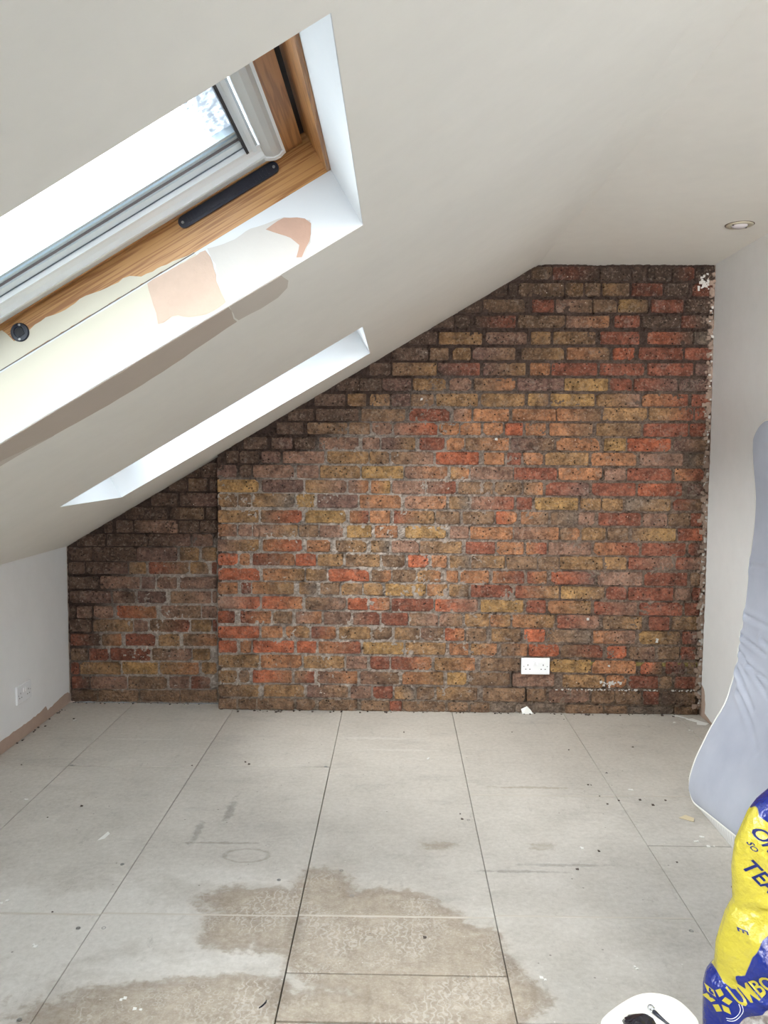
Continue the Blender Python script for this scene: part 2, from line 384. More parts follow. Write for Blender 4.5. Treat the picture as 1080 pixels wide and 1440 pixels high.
# ---- floor: square-edged boards on a dark subfloor
fl = struct(MB().box((XL - .1, YN - .1, -.12), (XR + .1, YA + .12, -.024)).build('floor', M['subfloor']))
XC = [XL, -1.405, -.854, -.280, .293, .871, 1.45, XR]
CUT = [[3.365, 2.255, 1.05], [3.37, 2.255, 1.05], [3.39, 2.262, 1.05], [2.268, 2.006, 1.826, 1.05],
       [3.123, 2.28, 1.832, .95], [3.13, 2.722, 1.84, .95], [2.95, 1.8, .95]]   # boards stop short out of view, dark gap added to cut bounce light
PALE = {2.255, 2.262, 2.268, 2.28, 3.123, 3.13}
rb = random.Random(3)
for i in range(7):
    cuts = [YA] + CUT[i] + [.45]
    for k in range(len(cuts) - 1):
        y1, y0 = cuts[k], cuts[k+1]
        gx = .0011
        g = lambda c: .0014 if c in PALE else (.0032 if c < 2.2 and 1.8 < c else .0022)
        dz = rb.uniform(-.0012, .0)
        MB().bbox((XC[i] + (gx if i else 0), y0 + g(y0), -.022), (XC[i+1] - (.0022 if i == 2 and k > 0 else gx), y1 - g(y1), dz), .0012).build('floor_board', M['floor'], fl)
        if y0 in PALE:
            MB().box((XC[i] + .002, y0 - .0034, -.01), (XC[i+1] - .002, y0 + .0034, .0006)).build('joint_filler', M['filler'], fl)
for x, y in [(-.365,2.462), (-.893,2.187), (-.821,2.189), (-.886,1.814), (.84,2.219), (-.89,2.545), (-.172,2.525), (-.129,2.374), (-.300,3.393), (-1.39,3.375), (.27,2.9), (.893,3.36)]:
    MB().lathe([(.0065, -.004), (.0065, .0004), (.0045, .0004), (.0038, -.0006), (.0012, -.0006)], (x, y, 0), 12).build('screw_head', M['screw'], fl)

# ---- brickwork
BC = {'r': lin(194,108,76), 'R': lin(150,86,68), 'o': lin(186,132,94), 'b': lin(142,116,92), 'n': lin(156,124,108),
      'y': lin(168,134,94), 'Y': lin(188,152,98), 'g': lin(128,119,109), 'd': lin(96,80,72), 'p': lin(124,98,92)}
B1 = "609 659 2218 2281 d;664 766 2218 2281 b;772 1000 2216 2282 Rd;1006 1159 2214 2282 d;1164 1237 2213 2282 d;1247 1361 2212 2283 d;1367 1477 2213 2283 dR;1484 1573 2213 2283 d;461 543 2135 2200 d;550 593 2135 2201 d;603 828 2135 2201 b;836 925 2136 2201 by;932 1009 2137 2202 b;1022 1154 2138 2202 yb;1168 1321 2138 2202 R;1331 1448 2139 2203 d;1468 1572 2139 2203 R;283 416 2055 2119 d;426 634 2056 2120 b;670 780 2056 2120 R;791 972 2056 2121 nb;975 1093 2056 2121 b;1102 1250 2056 2122 Yb;1266 1426 2056 2122 R;1438 1571 2057 2123 d;141 278 1978 2039 d;284 360 1978 2039 d;384 589 1979 2040 dR;602 835 1980 2041 b;843 1059 1980 2041 no;1085 1210 1981 2042 R;1222 1414 1982 2042 d;1421 1545 1982 2043 Rd;52 193 1895 1957 d;203 422 1896 1957 y;441 647 1897 1958 n;668 765 1897 1959 y;779 990 1898 1960 yb;1018 1211 1899 1962 R;1249 1477 1900 1963 rd;1482 1576 1900 1964 g;-37 150 1816 1878 d;160 254 1817 1878 b;274 364 1818 1879 y;376 590 1818 1880 pb;623 835 1819 1881 by;850 1063 1820 1882 ob;1082 1188 1821 1882 r;1212 1433 1822 1883 R;1442 1576 1822 1883 R;-145 -40 1738 1801 d;-30 194 1739 1802 by;201 413 1740 1803 pR;431 643 1741 1804 py;667 767 1742 1804 o;775 1003 1742 1805 R;1018 1240 1743 1805 R;1257 1484 1743 1806 R;1496 1576 1744 1806 p;-314 -198 1662 1723 d;-195 -86 1662 1724 d;-80 65 1663 1725 p;75 242 1663 1725 y;259 371 1664 1726 n;385 592 1665 1727 bo;604 838 1666 1728 p;841 1060 1666 1728 Y;1070 1180 1667 1729 R;1191 1410 1667 1729 Rp;1420 1581 1668 1729 p;-427 -270 1582 1645 d;-256 -162 1583 1646 yb;-144 -42 1584 1646 yb;-36 62 1584 1647 p;65 180 1585 1647 b;195 405 1585 1649 y;422 642 1586 1650 y;659 761 1588 1650 Yb;774 994 1588 1651 Y;1006 1221 1588 1651 yn;1237 1466 1588 1652 oR;1483 1576 1589 1652 R;-561 -430 1506 1568 d;-419 -201 1507 1569 d;-186 36 1508 1570 b;59 261 1509 1572 R;283 373 1510 1572 no;384 564 1511 1573 o;581 802 1512 1574 o;807 1028 1514 1577 ob;1038 1261 1517 1581 y;1269 1492 1519 1583 yR;1503 1577 1520 1584 R;-619 -484 1440 1499 d;-463 -259 1440 1500 b;-249 -143 1440 1500 b;-131 -31 1440 1500 n;-20 201 1439 1501 nr;211 312 1439 1501 o;318 421 1439 1502 o;435 533 1439 1502 o;547 634 1439 1502 r;650 751 1438 1502 o;770 987 1438 1503 ob;1008 1231 1438 1503 yb;1244 1470 1438 1503 R;1479 1578 1439 1503 R;-791 -670 1364 1423 d;-647 -539 1364 1423 dp;-529 -420 1364 1424 d;-401 -201 1364 1424 n;-181 -92 1364 1424 n;-83 89 1364 1425 py;111 238 1363 1425 R;248 339 1363 1426 o;346 565 1363 1427 bo;577 794 1363 1427 pb;808 1028 1363 1427 o;1049 1157 1363 1427 Y;1166 1386 1363 1427 r;1401 1572 1363 1427 pb;-879 -816 1291 1352 d;-810 -714 1291 1352 d;-698 -601 1292 1352 p;-587 -376 1291 1353 n;-361 -149 1291 1353 y;-143 -45 1291 1353 yb;-34 183 1290 1353 bn;195 414 1289 1353 r;441 543 1289 1352 o;557 630 1289 1352 R;640 740 1289 1352 o;752 971 1289 1353 y;986 1212 1288 1353 o;1231 1450 1288 1352 n;1475 1558 1289 1352 gb;-929 -826 1216 1281 p;-810 -751 1217 1281 d;-742 -532 1217 1282 n;-516 -404 1217 1281 n;-397 -193 1216 1281 y;-184 29 1216 1280 Y;36 254 1215 1279 no;271 365 1215 1278 yo;373 588 1214 1278 n;594 812 1214 1277 R;822 1039 1214 1277 o;1055 1161 1214 1277 n;1170 1394 1214 1277 R;1409 1557 1214 1276 oR;-926 -715 1141 1206 Y;-695 -484 1142 1207 p;-472 -262 1141 1206 yn;-252 -149 1141 1205 no;-136 -38 1140 1205 oY;-26 141 1139 1204 n;149 299 1139 1204 nR;312 487 1138 1203 b;498 636 1137 1202 b;646 743 1137 1201 bo;758 978 1136 1201 Rp;993 1213 1136 1201 R;1226 1450 1135 1201 rR;1479 1560 1136 1200 p;-923 -825 1064 1133 yb;-819 -752 1065 1133 b;-745 -528 1065 1134 yg;-519 -424 1065 1133 Y;-412 -203 1064 1132 p;-193 19 1063 1130 o;37 249 1062 1128 no;266 367 1062 1127 yg;379 597 1061 1126 nR;610 688 1061 1124 R;704 923 1060 1123 Y;937 1039 1060 1122 y;1046 1151 1060 1121 y;1165 1392 1060 1120 gy;1408 1555 1062 1121 Rb;-926 -716 983 1049 y;-703 -492 984 1050 br;-472 -265 985 1050 Y;-244 -148 985 1050 oR;-141 -37 985 1050 o;-17 190 985 1050 Ry;198 321 985 1050 b;336 497 985 1050 b;507 612 986 1050 ro;634 773 986 1050 ob;787 918 985 1049 bg;927 1009 984 1049 n;1030 1245 982 1048 R;1257 1379 981 1047 n;1387 1496 981 1048 b;1499 1554 982 1049 R;-924 -828 911 974 on;-820 -750 912 974 n;-744 -512 912 975 ny;-507 -404 912 974 b;-401 -278 912 974 n;-258 -131 911 974 Y;-115 1 911 973 o;42 250 910 973 Y;271 369 909 972 n;376 593 908 971 o;599 829 907 971 no;835 936 907 970 bo;944 1067 907 970 y;1079 1184 906 971 b;1200 1425 905 971 bY;1437 1560 907 972 Rr;-927 -716 836 897 ny;-694 -492 837 898 or;-465 -345 836 897 o;-317 -158 835 897 by;-134 -39 835 896 yg;-27 112 834 896 n;119 333 832 895 by;353 503 831 894 R;513 649 830 894 o;664 769 830 893 oR;779 994 829 894 n;1010 1240 829 894 oR;1255 1477 829 895 R;1493 1558 831 896 Rp;-926 -824 762 823 r;-813 -761 763 824 o;-745 -529 763 825 Ro;-523 -420 763 825 r;-408 -278 762 824 y;-265 -89 760 824 by;-78 40 759 823 b;58 164 759 822 r;178 256 758 822 o;273 375 757 821 yg;383 555 756 821 by;565 719 755 820 b;726 832 754 820 b;838 1058 755 821 y;1066 1177 756 821 y;1191 1417 757 821 Rn;1429 1562 759 822 Rn;-925 -710 684 745 r;-694 -478 685 747 oy;-469 -363 685 746 yb;-353 -143 683 746 r;-130 -29 683 745 bo;-23 98 682 745 b;106 227 682 744 yo;256 315 681 744 o;328 475 680 744 o;494 655 679 743 oR;671 772 679 743 Ro;796 1020 677 743 rp;1035 1260 675 743 n;1273 1492 674 743 R;1509 1557 676 743 b;-927 -825 613 674 o;-807 -755 614 674 R;-749 -533 614 676 oy;-504 -415 614 675 yg;-394 -297 613 675 b;-285 -180 612 674 yb;-171 -73 611 673 y;-59 149 610 673 Y;158 261 609 672 oy;271 370 608 671 yb;383 598 606 671 R;612 835 604 669 Ry;848 1069 602 667 Yb;1079 1182 601 666 R;1192 1422 598 665 R;1427 1509 600 665 n;1518 1560 601 666 R;-928 -710 535 598 nr;-698 -489 536 600 ro;-473 -264 535 599 bn;-253 -150 534 597 r;-139 -37 533 597 ro;-25 191 531 596 R;200 419 530 595 rn;436 654 528 593 Y;670 769 527 592 R;782 1001 524 591 oy;1019 1238 521 588 Rn;1251 1471 519 586 R;1483 1559 521 587 R;-928 -842 458 521 rR;-812 -653 458 523 Ro;-641 -541 459 523 b;-524 -389 459 523 no;-377 -236 457 522 n;-225 -88 456 521 nR;-78 59 455 521 R;67 215 454 520 bn;222 340 453 519 nb;354 479 452 519 y;485 590 452 518 oy;600 817 450 518 oy;831 1045 447 516 Rn;1067 1266 445 513 by;1304 1405 443 512 R;1422 1550 445 513 by;-929 -715 381 444 r;-702 -593 383 444 o;-575 -452 383 445 oy;-442 -315 382 444 Ro;-297 -132 381 444 y;-126 -23 380 443 b;-9 120 379 443 yb;127 244 378 443 nb;252 352 377 442 ro;362 466 377 442 b;493 642 375 442 yb;663 769 374 441 r;777 1005 372 440 bg;1019 1235 370 437 on;1252 1465 369 435 Yb;1476 1553 371 436 Rp;-926 -830 303 365 r;-813 -757 304 366 o;-747 -534 304 367 r;-517 -417 305 367 r;-405 -186 304 367 oR;-173 36 303 366 Y;49 257 302 365 y;275 374 302 364 o;387 522 302 363 yo;544 679 301 363 bo;687 842 300 362 r;855 1069 296 360 bR;1091 1190 292 357 r;1204 1336 290 356 bn;1352 1461 289 356 b;1471 1544 290 357 R;-929 -716 223 290 y;-706 -493 225 292 o;-483 -270 224 291 y;-260 -152 224 290 n;-135 -35 223 289 R;-27 184 222 289 Ro;200 409 221 288 yo;438 641 220 288 b;797 1009 217 284 Y;1016 1240 214 280 o;1267 1375 212 275 rb;1392 1494 213 276 Rp;1506 1551 214 277 b;-929 -832 144 208 y;-821 -768 145 208 b;-748 -545 145 210 ro;-531 -427 146 210 bR;-412 -203 145 210 no;-186 14 144 210 nb;33 246 144 210 oy;266 366 144 209 Y;379 593 143 209 b;605 821 142 209 n;865 1080 139 205 y;1091 1194 138 202 o;1208 1358 136 200 R;1362 1429 136 199 b;1445 1553 137 200 R;-930 -716 70 133 by;-691 -479 72 135 y;-466 -251 69 134 pb;-237 -130 68 133 n;-119 -18 67 132 R;-7 93 66 132 yg;109 199 65 131 b;211 423 63 131 yb;452 670 60 130 b;682 781 59 128 b;795 1003 56 127 n;1016 1134 54 124 b;1137 1270 52 122 b;1284 1364 51 120 R;1383 1552 52 122 db;-930 -836 2 58 b;-826 -732 2 59 b;-725 -534 2 61 b;-521 -424 2 60 b;-405 -203 2 58 b;-181 -36 2 56 b;-33 31 2 54 R;34 257 2 54 b;271 376 2 51 b;390 487 2 50 b;493 609 2 49 g;623 856 2 48 g;881 1077 2 44 b;1084 1198 2 42 b;1209 1437 2 40 g;1447 1562 2 41 b"
B2 = "-1157 -1039 1212 1289 d;-1033 -952 1213 1289 d;-1203 -1111 1139 1206 d;-1101 -1000 1140 1207 bd;-988 -951 1140 1207 d;-1298 -1161 1058 1128 d;-1147 -952 1059 1130 dp;-1437 -1218 989 1052 d;-1201 -1022 990 1053 db;-1007 -953 992 1054 d;-1550 -1510 916 982 d;-1489 -1397 917 983 d;-1391 -1162 917 984 dn;-1156 -1049 919 985 d;-1043 -953 920 986 d;-1699 -1549 843 910 d;-1540 -1322 844 911 d;-1316 -1095 846 913 dp;-1082 -978 848 914 pn;-1746 -1619 765 837 d;-1613 -1382 766 839 d;-1380 -1164 768 841 p;-1151 -1051 770 842 by;-1033 -954 771 842 by;-1744 -1662 694 757 d;-1653 -1431 695 759 dp;-1421 -1332 697 760 by;-1318 -1105 698 762 Rb;-1095 -1000 700 763 yb;-981 -955 701 763 R;-1742 -1592 616 680 d;-1578 -1367 617 682 n;-1358 -1284 619 682 p;-1274 -1170 620 683 n;-1152 -956 621 685 n;-1744 -1524 538 602 dp;-1513 -1395 540 603 nd;-1379 -1228 541 605 p;-1203 -989 542 607 bn;-979 -956 545 607 n;-1746 -1717 457 521 d;-1707 -1625 457 522 nd;-1616 -1513 458 523 n;-1493 -1282 459 525 ro;-1255 -1043 462 528 nb;-1036 -957 464 528 n;-1747 -1632 384 448 d;-1621 -1409 385 450 by;-1403 -1329 387 451 n;-1317 -1104 388 453 bR;-1094 -990 390 454 y;-980 -958 391 454 R;-1745 -1582 307 371 Rd;-1574 -1471 308 372 bo;-1448 -1288 310 374 R;-1271 -1158 311 375 y;-1139 -959 313 377 bo;-1743 -1649 227 291 bd;-1645 -1542 228 292 R;-1532 -1317 229 294 R;-1306 -1095 232 297 bn;-1088 -995 234 298 y;-1745 -1702 152 215 R;-1696 -1478 152 218 y;-1468 -1279 155 220 Y;-1263 -1057 157 222 yo;-1039 -960 159 223 y;-1742 -1646 74 139 Rd;-1640 -1446 75 141 n;-1435 -1230 77 143 b;-1216 -1111 80 144 n;-1098 -997 81 145 Rn;-1748 -1607 4 65 db;-1601 -1382 6 68 b;-1375 -1162 8 70 b;-1156 -961 11 72 b"
def parse(s): return [(int(a)/1000, int(b)/1000, int(c)/1000, int(d)/1000, e) for a, b, c, d, e in (t.split() for t in s.split(';'))]
B1, B2 = parse(B1), parse(B2)
def clip(P, a, b, c):                   # keep a*x + b*z <= c
    out = []
    for i, p in enumerate(P):
        q = P[(i+1) % len(P)]; dp = a*p[0] + b*p[1] - c; dq = a*q[0] + b*q[1] - c
        if dp <= 0: out.append(p)
        if (dp < 0 < dq) or (dq < 0 < dp):
            t = dp / (dp - dq); out.append((p[0] + (q[0]-p[0])*t, p[1] + (q[1]-p[1])*t))
    return out
rk = random.Random(11)
def brick_mesh(b, y, tone=1.0):
    x0, x1, z0, z1, code = b
    w, h = x1 - x0, z1 - z0
    j = lambda a: rk.uniform(-a, a)
    ch = [rk.uniform(.003, .008) if rk.random() < .78 else rk.uniform(.010, .022) for _ in range(4)]
    ch = [min(c, w * .25, h * .35) for c in ch]
    P = [(x0 + ch[0], z0 + j(.001)), (x0 + w*.5 + j(w*.15), z0 + j(.0022)), (x1 - ch[1], z0 + j(.001)),
         (x1 + j(.001), z0 + ch[1]*.8), (x1 + j(.0012), z1 - ch[2]*.8), (x1 - ch[2], z1 + j(.001)),
         (x0 + w*.45 + j(w*.15), z1 + j(.0022)), (x0 + ch[3], z1 + j(.001)), (x0 + j(.0012), z1 - ch[3]*.8), (x0 + j(.001), z0 + ch[0]*.8)]
    n0 = len(P)
    P = clip(P, -ST/CT, 1, ZK - XL*ST/CT + .003); P = clip(P, 0, 1, H + .002) if P else P
    if len(P) < 3: return None
    n = len(P); cx = sum(p[0] for p in P)/n; cz = sum(p[1] for p in P)/n
    f = y - rk.uniform(-.0015, .0035); tx, tz = j(.03), j(.05); bv = rk.uniform(.0028, .005)
    V = []
    for p in P: V.append((p[0], y + .024, p[1]))
    for p in P: V.append((p[0], f + bv, p[1]))
    for p in P:
        dx, dz_ = cx - p[0], cz - p[1]; d = math.hypot(dx, dz_) or 1; k = bv * 1.25 / d
        V.append((p[0] + dx*k, f + (p[0]-cx)*tx + (p[1]-cz)*tz + j(.0016), p[1] + dz_*k))
    V.append((cx + j(w*.12), f - rk.uniform(-.001, .003), cz + j(h*.1)))      # slightly domed, hewn face
    F = [(i, n+i, n+(i+1) % n, (i+1) % n) for i in range(n)] + [(n+i, 2*n+i, 2*n+(i+1) % n, n+(i+1) % n) for i in range(n)] + [(2*n+i, 3*n, 2*n+(i+1) % n) for i in range(n)]
    F = [q[::-1] for q in F]
    bm_ = lin(140, 108, 84); a = [q*.78 + r*.22 for q, r in zip(BC[code[0]], bm_)]; c = [q*.78 + r*.22 for q, r in zip(BC[code[-1]], bm_)]; v = rk.uniform(.94, 1.22) * tone * float(np.interp(z0, [1.55, 1.85, 2.2], [1, .74, .46]))  # upper courses darkened: part soot, part weak light put into the colour
    C = []
    for p in V:
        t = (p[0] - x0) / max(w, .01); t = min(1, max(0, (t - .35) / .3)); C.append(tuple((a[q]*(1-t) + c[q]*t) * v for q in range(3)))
    area = 0
    for i in range(n): area += P[i][0]*P[(i+1) % n][1] - P[(i+1) % n][0]*P[i][1]
    return V, F, C, abs(area)/2, (cx, f, cz)
def colour(me, C):
    ca = me.color_attributes.new('bc', 'FLOAT_COLOR', 'POINT')
    ca.data.foreach_set('color', np.array([(*c, 1) for c in C], dtype=np.float32).ravel())
def brick_obj(d, parent):
    V, F, C, ar, o = d
    me = bpy.data.meshes.new('brick'); me.from_pydata([(p[0]-o[0], p[1]-o[1], p[2]-o[2]) for p in V], [], F)
    colour(me, C); me.materials.append(M['brick'])
    ob = bpy.data.objects.new('brick', me); COL.objects.link(ob); ob.location = o; ob.parent = parent
    return ob
def mortar_wall(name, x0, x1, y, slab, bricks, holes, seed):
    st = .0052; nx = int((x1 - x0)/st) + 1; top = H if x1 > 0 else zs(XS); nz = int(top/st) + 1
    xs = np.linspace(x0, x1, nx); z_ = np.linspace(0, top, nz); X, Z = np.meshgrid(xs, z_, indexing='ij')
    n1 = .6*vnoise(X*85+5, Z*85+5, seed) + .4*vnoise(X*180+5, Z*180+5, seed+7); n2 = vnoise(X*28+9, Z*28+9, seed+1); n3 = vnoise(X*9, Z*9, seed+2)
    dep = .0080 + (n1-.5)*.024 + (n2-.5)*.013 + (n3-.5)*.006
    dep = np.maximum(dep, -.0008)
    deep = (n2 > .80) & (n3 > .5); dep = np.where(deep, dep + .008, dep)
    for hx0, hx1, hz0, hz1 in holes:
        dep = np.where((X > hx0) & (X < hx1) & (Z > hz0) & (Z < hz1), .045, dep)
    # soot near sooty bricks, plus dimness painted in towards the top
    soot_shade = np.zeros_like(X); wt = np.full_like(X, 1e-6)
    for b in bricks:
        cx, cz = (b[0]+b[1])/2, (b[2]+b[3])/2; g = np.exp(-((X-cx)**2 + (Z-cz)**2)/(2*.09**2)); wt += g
        soot_shade += g * (1.0 if 'd' in b[4] else (.35 if b[4][0] in 'p' else 0))
    soot_shade = np.clip(soot_shade/wt*1.25 + np.interp(Z, [1.2, 2.0], [0, .85]), 0, 1); soot_shade = soot_shade*soot_shade*(3-2*soot_shade)
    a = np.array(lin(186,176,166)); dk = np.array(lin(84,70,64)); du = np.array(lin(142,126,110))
    low = np.clip((.09 - Z)/.05, 0, 1)
    ad = np.array(lin(140,124,112)); tt = np.clip((X + .1)/.9, 0, 1)[...,None]; C0 = a*(1-tt) + ad*tt
    C = C0*(1-soot_shade[...,None]) + dk*soot_shade[...,None]; C = C*(1-low[...,None]*.8) + du*low[...,None]*.8
    # a smear of old yellow paint along one joint to the right of the socket
    yl = (X > .80) & (X < 1.56) & (Z > .262 + (X-.8)*.001 - .008) & (Z < .262 + .010); yl = yl & (x1 > 0)
    C[yl] = np.array(lin(150,136,84)); dep = np.where(yl, np.minimum(dep, .003), dep)
    V = np.stack([X, y + dep, Z], -1).reshape(-1, 3)
    ii, jj = np.meshgrid(np.arange(nx-1), np.arange(nz-1), indexing='ij')
    keep = Z[:-1,:-1] < ZK + (X[:-1,:-1] - XL)*ST/CT + .015
    ii, jj = ii[keep], jj[keep]; q = ii*nz + jj
    F = np.stack([q, q+nz, q+nz+1, q+1], -1)
    n0 = len(V); ns = len(slab)
    SV = [(px, y + .05, pz) for px, pz in slab] + [(px, YA + .12, pz) for px, pz in slab]
    SF = [tuple(range(ns)), tuple(range(ns, 2*ns))[::-1]] + [(i, ns+i, ns+(i+1) % ns, (i+1) % ns) for i in range(ns)]
    me = bpy.data.meshes.new(name)
    me.from_pydata(V.tolist() + SV, [], F.tolist() + [tuple(v + n0 for v in f) for f in SF])
    colour(me, [tuple(c) for c in C.reshape(-1, 3)] + [tuple(a*.6)]*len(SV)); me.update()
    return struct(link(name, me, M['mortar']))
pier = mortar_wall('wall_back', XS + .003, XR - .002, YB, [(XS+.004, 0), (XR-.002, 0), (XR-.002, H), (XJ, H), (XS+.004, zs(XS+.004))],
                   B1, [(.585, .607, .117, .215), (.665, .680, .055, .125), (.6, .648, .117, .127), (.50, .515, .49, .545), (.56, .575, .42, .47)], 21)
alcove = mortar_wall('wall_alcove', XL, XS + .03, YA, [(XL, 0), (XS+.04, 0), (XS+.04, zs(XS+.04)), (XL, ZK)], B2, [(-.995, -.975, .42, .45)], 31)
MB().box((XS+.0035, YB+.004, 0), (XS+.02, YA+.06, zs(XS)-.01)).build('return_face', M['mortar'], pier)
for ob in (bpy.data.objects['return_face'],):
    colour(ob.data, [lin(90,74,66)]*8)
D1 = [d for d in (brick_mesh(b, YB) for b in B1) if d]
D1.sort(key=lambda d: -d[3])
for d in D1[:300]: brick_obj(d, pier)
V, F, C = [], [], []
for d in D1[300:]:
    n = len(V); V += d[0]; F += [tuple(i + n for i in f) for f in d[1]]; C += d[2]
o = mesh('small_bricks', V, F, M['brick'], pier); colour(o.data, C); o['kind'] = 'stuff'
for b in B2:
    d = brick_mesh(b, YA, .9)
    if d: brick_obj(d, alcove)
# plaster crumbs and paint splashes left on the bricks
rr = random.Random(5); mb = MB()
M['rubble'] = painted('broken_mortar_rubble', lin(150, 130, 116), .25, .9, .8, 60)
def crumb(mb, c, r, flat=.5, axis=1):
    V = []
    for k in range(8):
        s = [(1 if k & 1 else -1), (1 if k & 2 else -1), (1 if k & 4 else -1)]
        p = [s[i] * r * rr.uniform(.45, 1) * (flat if i == axis else 1) for i in range(3)]; V.append((c[0]+p[0], c[1]+p[1], c[2]+p[2]))
    mb.add(V, [(0,2,3,1),(4,5,7,6),(0,1,5,4),(1,3,7,5),(3,2,6,7),(2,0,4,6)])
rm = MB()
for k in range(420):
    z = rr.uniform(.02, 2.26); crumb(rm, (XR - .002 - abs(rr.gauss(0, .013)), YB + rr.uniform(-.006, .006), z), rr.uniform(.004, .015), .7)
o = rm.build('rubble_edge', M['rubble'], pier); o['kind'] = 'stuff'
for k in range(130):
    z = rr.uniform(.02, 1.25) if k % 4 else rr.uniform(1.2, 2.1); crumb(mb, (XR - .003 - abs(rr.gauss(0, .007)), YB - rr.uniform(0, .010), z), rr.uniform(.003, .010))
for k in range(26): crumb(mb, (XR - .055 + rr.gauss(0, .016), YB - .004, 2.205 + rr.gauss(0, .02)), rr.uniform(.003, .009), .4)
for k in range(22): crumb(mb, (1.10 + rr.gauss(0, .030), YB - .004, .165 + rr.gauss(0, .008)), rr.uniform(.003, .009), .3)
for k in range(80): crumb(mb, (rr.uniform(.83, 1.56), YB - .003, .128 + rr.uniform(-.003, .003)), rr.uniform(.002, .005), .3, 1)
for x, z in [(1.345,.395),(1.342,.383),(1.10,.255),(.985,.50),(.50,1.42),(.12,1.62)]: crumb(mb, (x, YB-.004, z), .008, .4)
o = mb.build('plaster_crumbs', M['skim'], pier); o['kind'] = 'stuff'

# ---- plastered walls (base coat, with the ragged finish coats laid over it)
wr = struct(MB().box((XR + .003, YN - .1, -.02), (XR + .12, YA + .12, H)).build('wall_right', M['base_plaster']))
pts = [(YN, 0), (YN, H), (4.149, H), (4.144, 1.88), (4.132, 1.417), (4.138, 1.129), (4.136, .912), (4.132, .656), (4.139, .392), (4.143, .165), (4.11, .150), (4.10, .138), (4.083, .079), (4.088, .029), (4.01, .012), (3.9, 0)]
rp = random.Random(2)
rag = []
for i, p in enumerate(pts):
    rag.append(p)
    if 2 <= i < len(pts) - 1:
        q = pts[i+1]; n = max(1, int(math.dist(p, q)/.02))
        for k in range(1, n): rag.append((min(4.149, p[0]+(q[0]-p[0])*k/n + rp.uniform(-.004, .004)), p[1]+(q[1]-p[1])*k/n))
MB().prism(rag, XR, XR + .004, lambda a, b, d: (d, a, b)).build('finish_coat', M['wall_white'], wr)
wl = struct(MB().box((XL - .12, YN - .1, -.02), (XL - .003, YA + .12, ZK + .02)).build('wall_left', M['base_plaster']))
low = [(YN, .055), (2.6, .058), (3.3, .055), (3.481, .060), (3.567, .059), (3.774, .057), (3.90, .062), (3.957, .071), (3.977, .044), (4.074, .055), (4.15, .060), (4.181, .064), (4.223, .064), (4.246, .05)]
rag = []
for i in range(len(low) - 1):
    p, q = low[i], low[i+1]; n = max(1, int(math.dist(p, q)/.02))
    for k in range(n): rag.append((p[0]+(q[0]-p[0])*k/n, p[1]+(q[1]-p[1])*k/n + rp.uniform(-.003, .003)))
MB().prism(rag + [(4.246, .05), (4.247, .1255), (YN, .1265)], XL - .003, XL - .0008, lambda a, b, d: (d, a, b)).build('lower_finish_coat', M['wall_white'], wl)
edge = [(4.246 + rp.uniform(-.003, .003), .1255 + (ZK - .1255)*k/36) for k in range(37)]
MB().prism([(YN, .1265)] + edge + [(YN, ZK)], XL - .003, XL, lambda a, b, d: (d, a, b)).build('finish_coat', M['wall_white'], wl)
# wall behind the photographer: made-up glazed opening, added to let in more light
mb = MB(); OX0, OX1, OZ0, OZ1 = .08, 1.42, .82, 2.16
mb.box((XL - .1, YN - .12, -.02), (OX0, YN, H + .05)); mb.box((OX1, YN - .12, -.02), (XR + .1, YN, H + .05))
mb.box((OX0, YN - .12, -.02), (OX1, YN, OZ0)); mb.box((OX0, YN - .12, OZ1), (OX1, YN, H + .05))
struct(mb.build('wall_behind', simple('darkened_rear_wall', lin(88, 76, 66), .8)))  # unseen wall made dark to cut bounce light on the near ceiling
wb = struct(empty('window_3', (.75, YN - .06, 1.49)))
for x in (OX0, OX1 - .05): MB().box((x, YN - .09, OZ0), (x + .05, YN - .03, OZ1)).build('frame_post', M['white_plastic'], wb)
for z in (OZ0, OZ1 - .05): MB().box((OX0 + .05, YN - .085, z), (OX1 - .05, YN - .035, z + .05)).build('frame_rail', M['white_plastic'], wb)
MB().box((OX0 + .02, YN - .062, OZ0 + .02), (OX1 - .02, YN - .058, OZ1 - .02)).build('glass', M['plain_glass'], wb)

# ---- sloping and flat ceiling
WIN = [(.600, 1.945, .944, 1.787, 1.787), (.578, 1.885, 2.985, 3.665, 3.765)]
T1 = .135
UJ = (.60 - XL) / CT
def quad(mb, u0, u1, a0, a1, b0, b1, w0, w1):    # a: near y at u0,u1; b: far y at u0,u1
    mb.prism([(u0, a0), (u1, a1), (u1, b1), (u0, b0)], w0, w1, lambda u, y, w: L(u, y, w))
ce = MB().box((XJ, YN - .1, H), (XR + .12, YA + .12, H + .14)).build('ceiling', M['ceiling'])
struct(ce)
mb = MB(); E0, E1 = YN - .1, YA + .12
us = sorted({-.14, UJ} | {w[0] for w in WIN} | {w[1] for w in WIN})
g = .006
W2 = sorted(WIN, key=lambda w: w[2])
for a, b in zip(us[:-1], us[1:]):
    y_a = y_b = E0
    for (u0, u1, yn, f0, f1) in W2:
        if a >= u0 - 1e-6 and b <= u1 + 1e-6:
            fa = f0 + (f1-f0)*(a-u0)/(u1-u0); fb = f0 + (f1-f0)*(b-u0)/(u1-u0)
            quad(mb, a, b, y_a, y_b, yn, yn, 0, T1); y_a, y_b = fa, fb
    quad(mb, a, b, y_a, y_b, E1, E1, 0, T1)
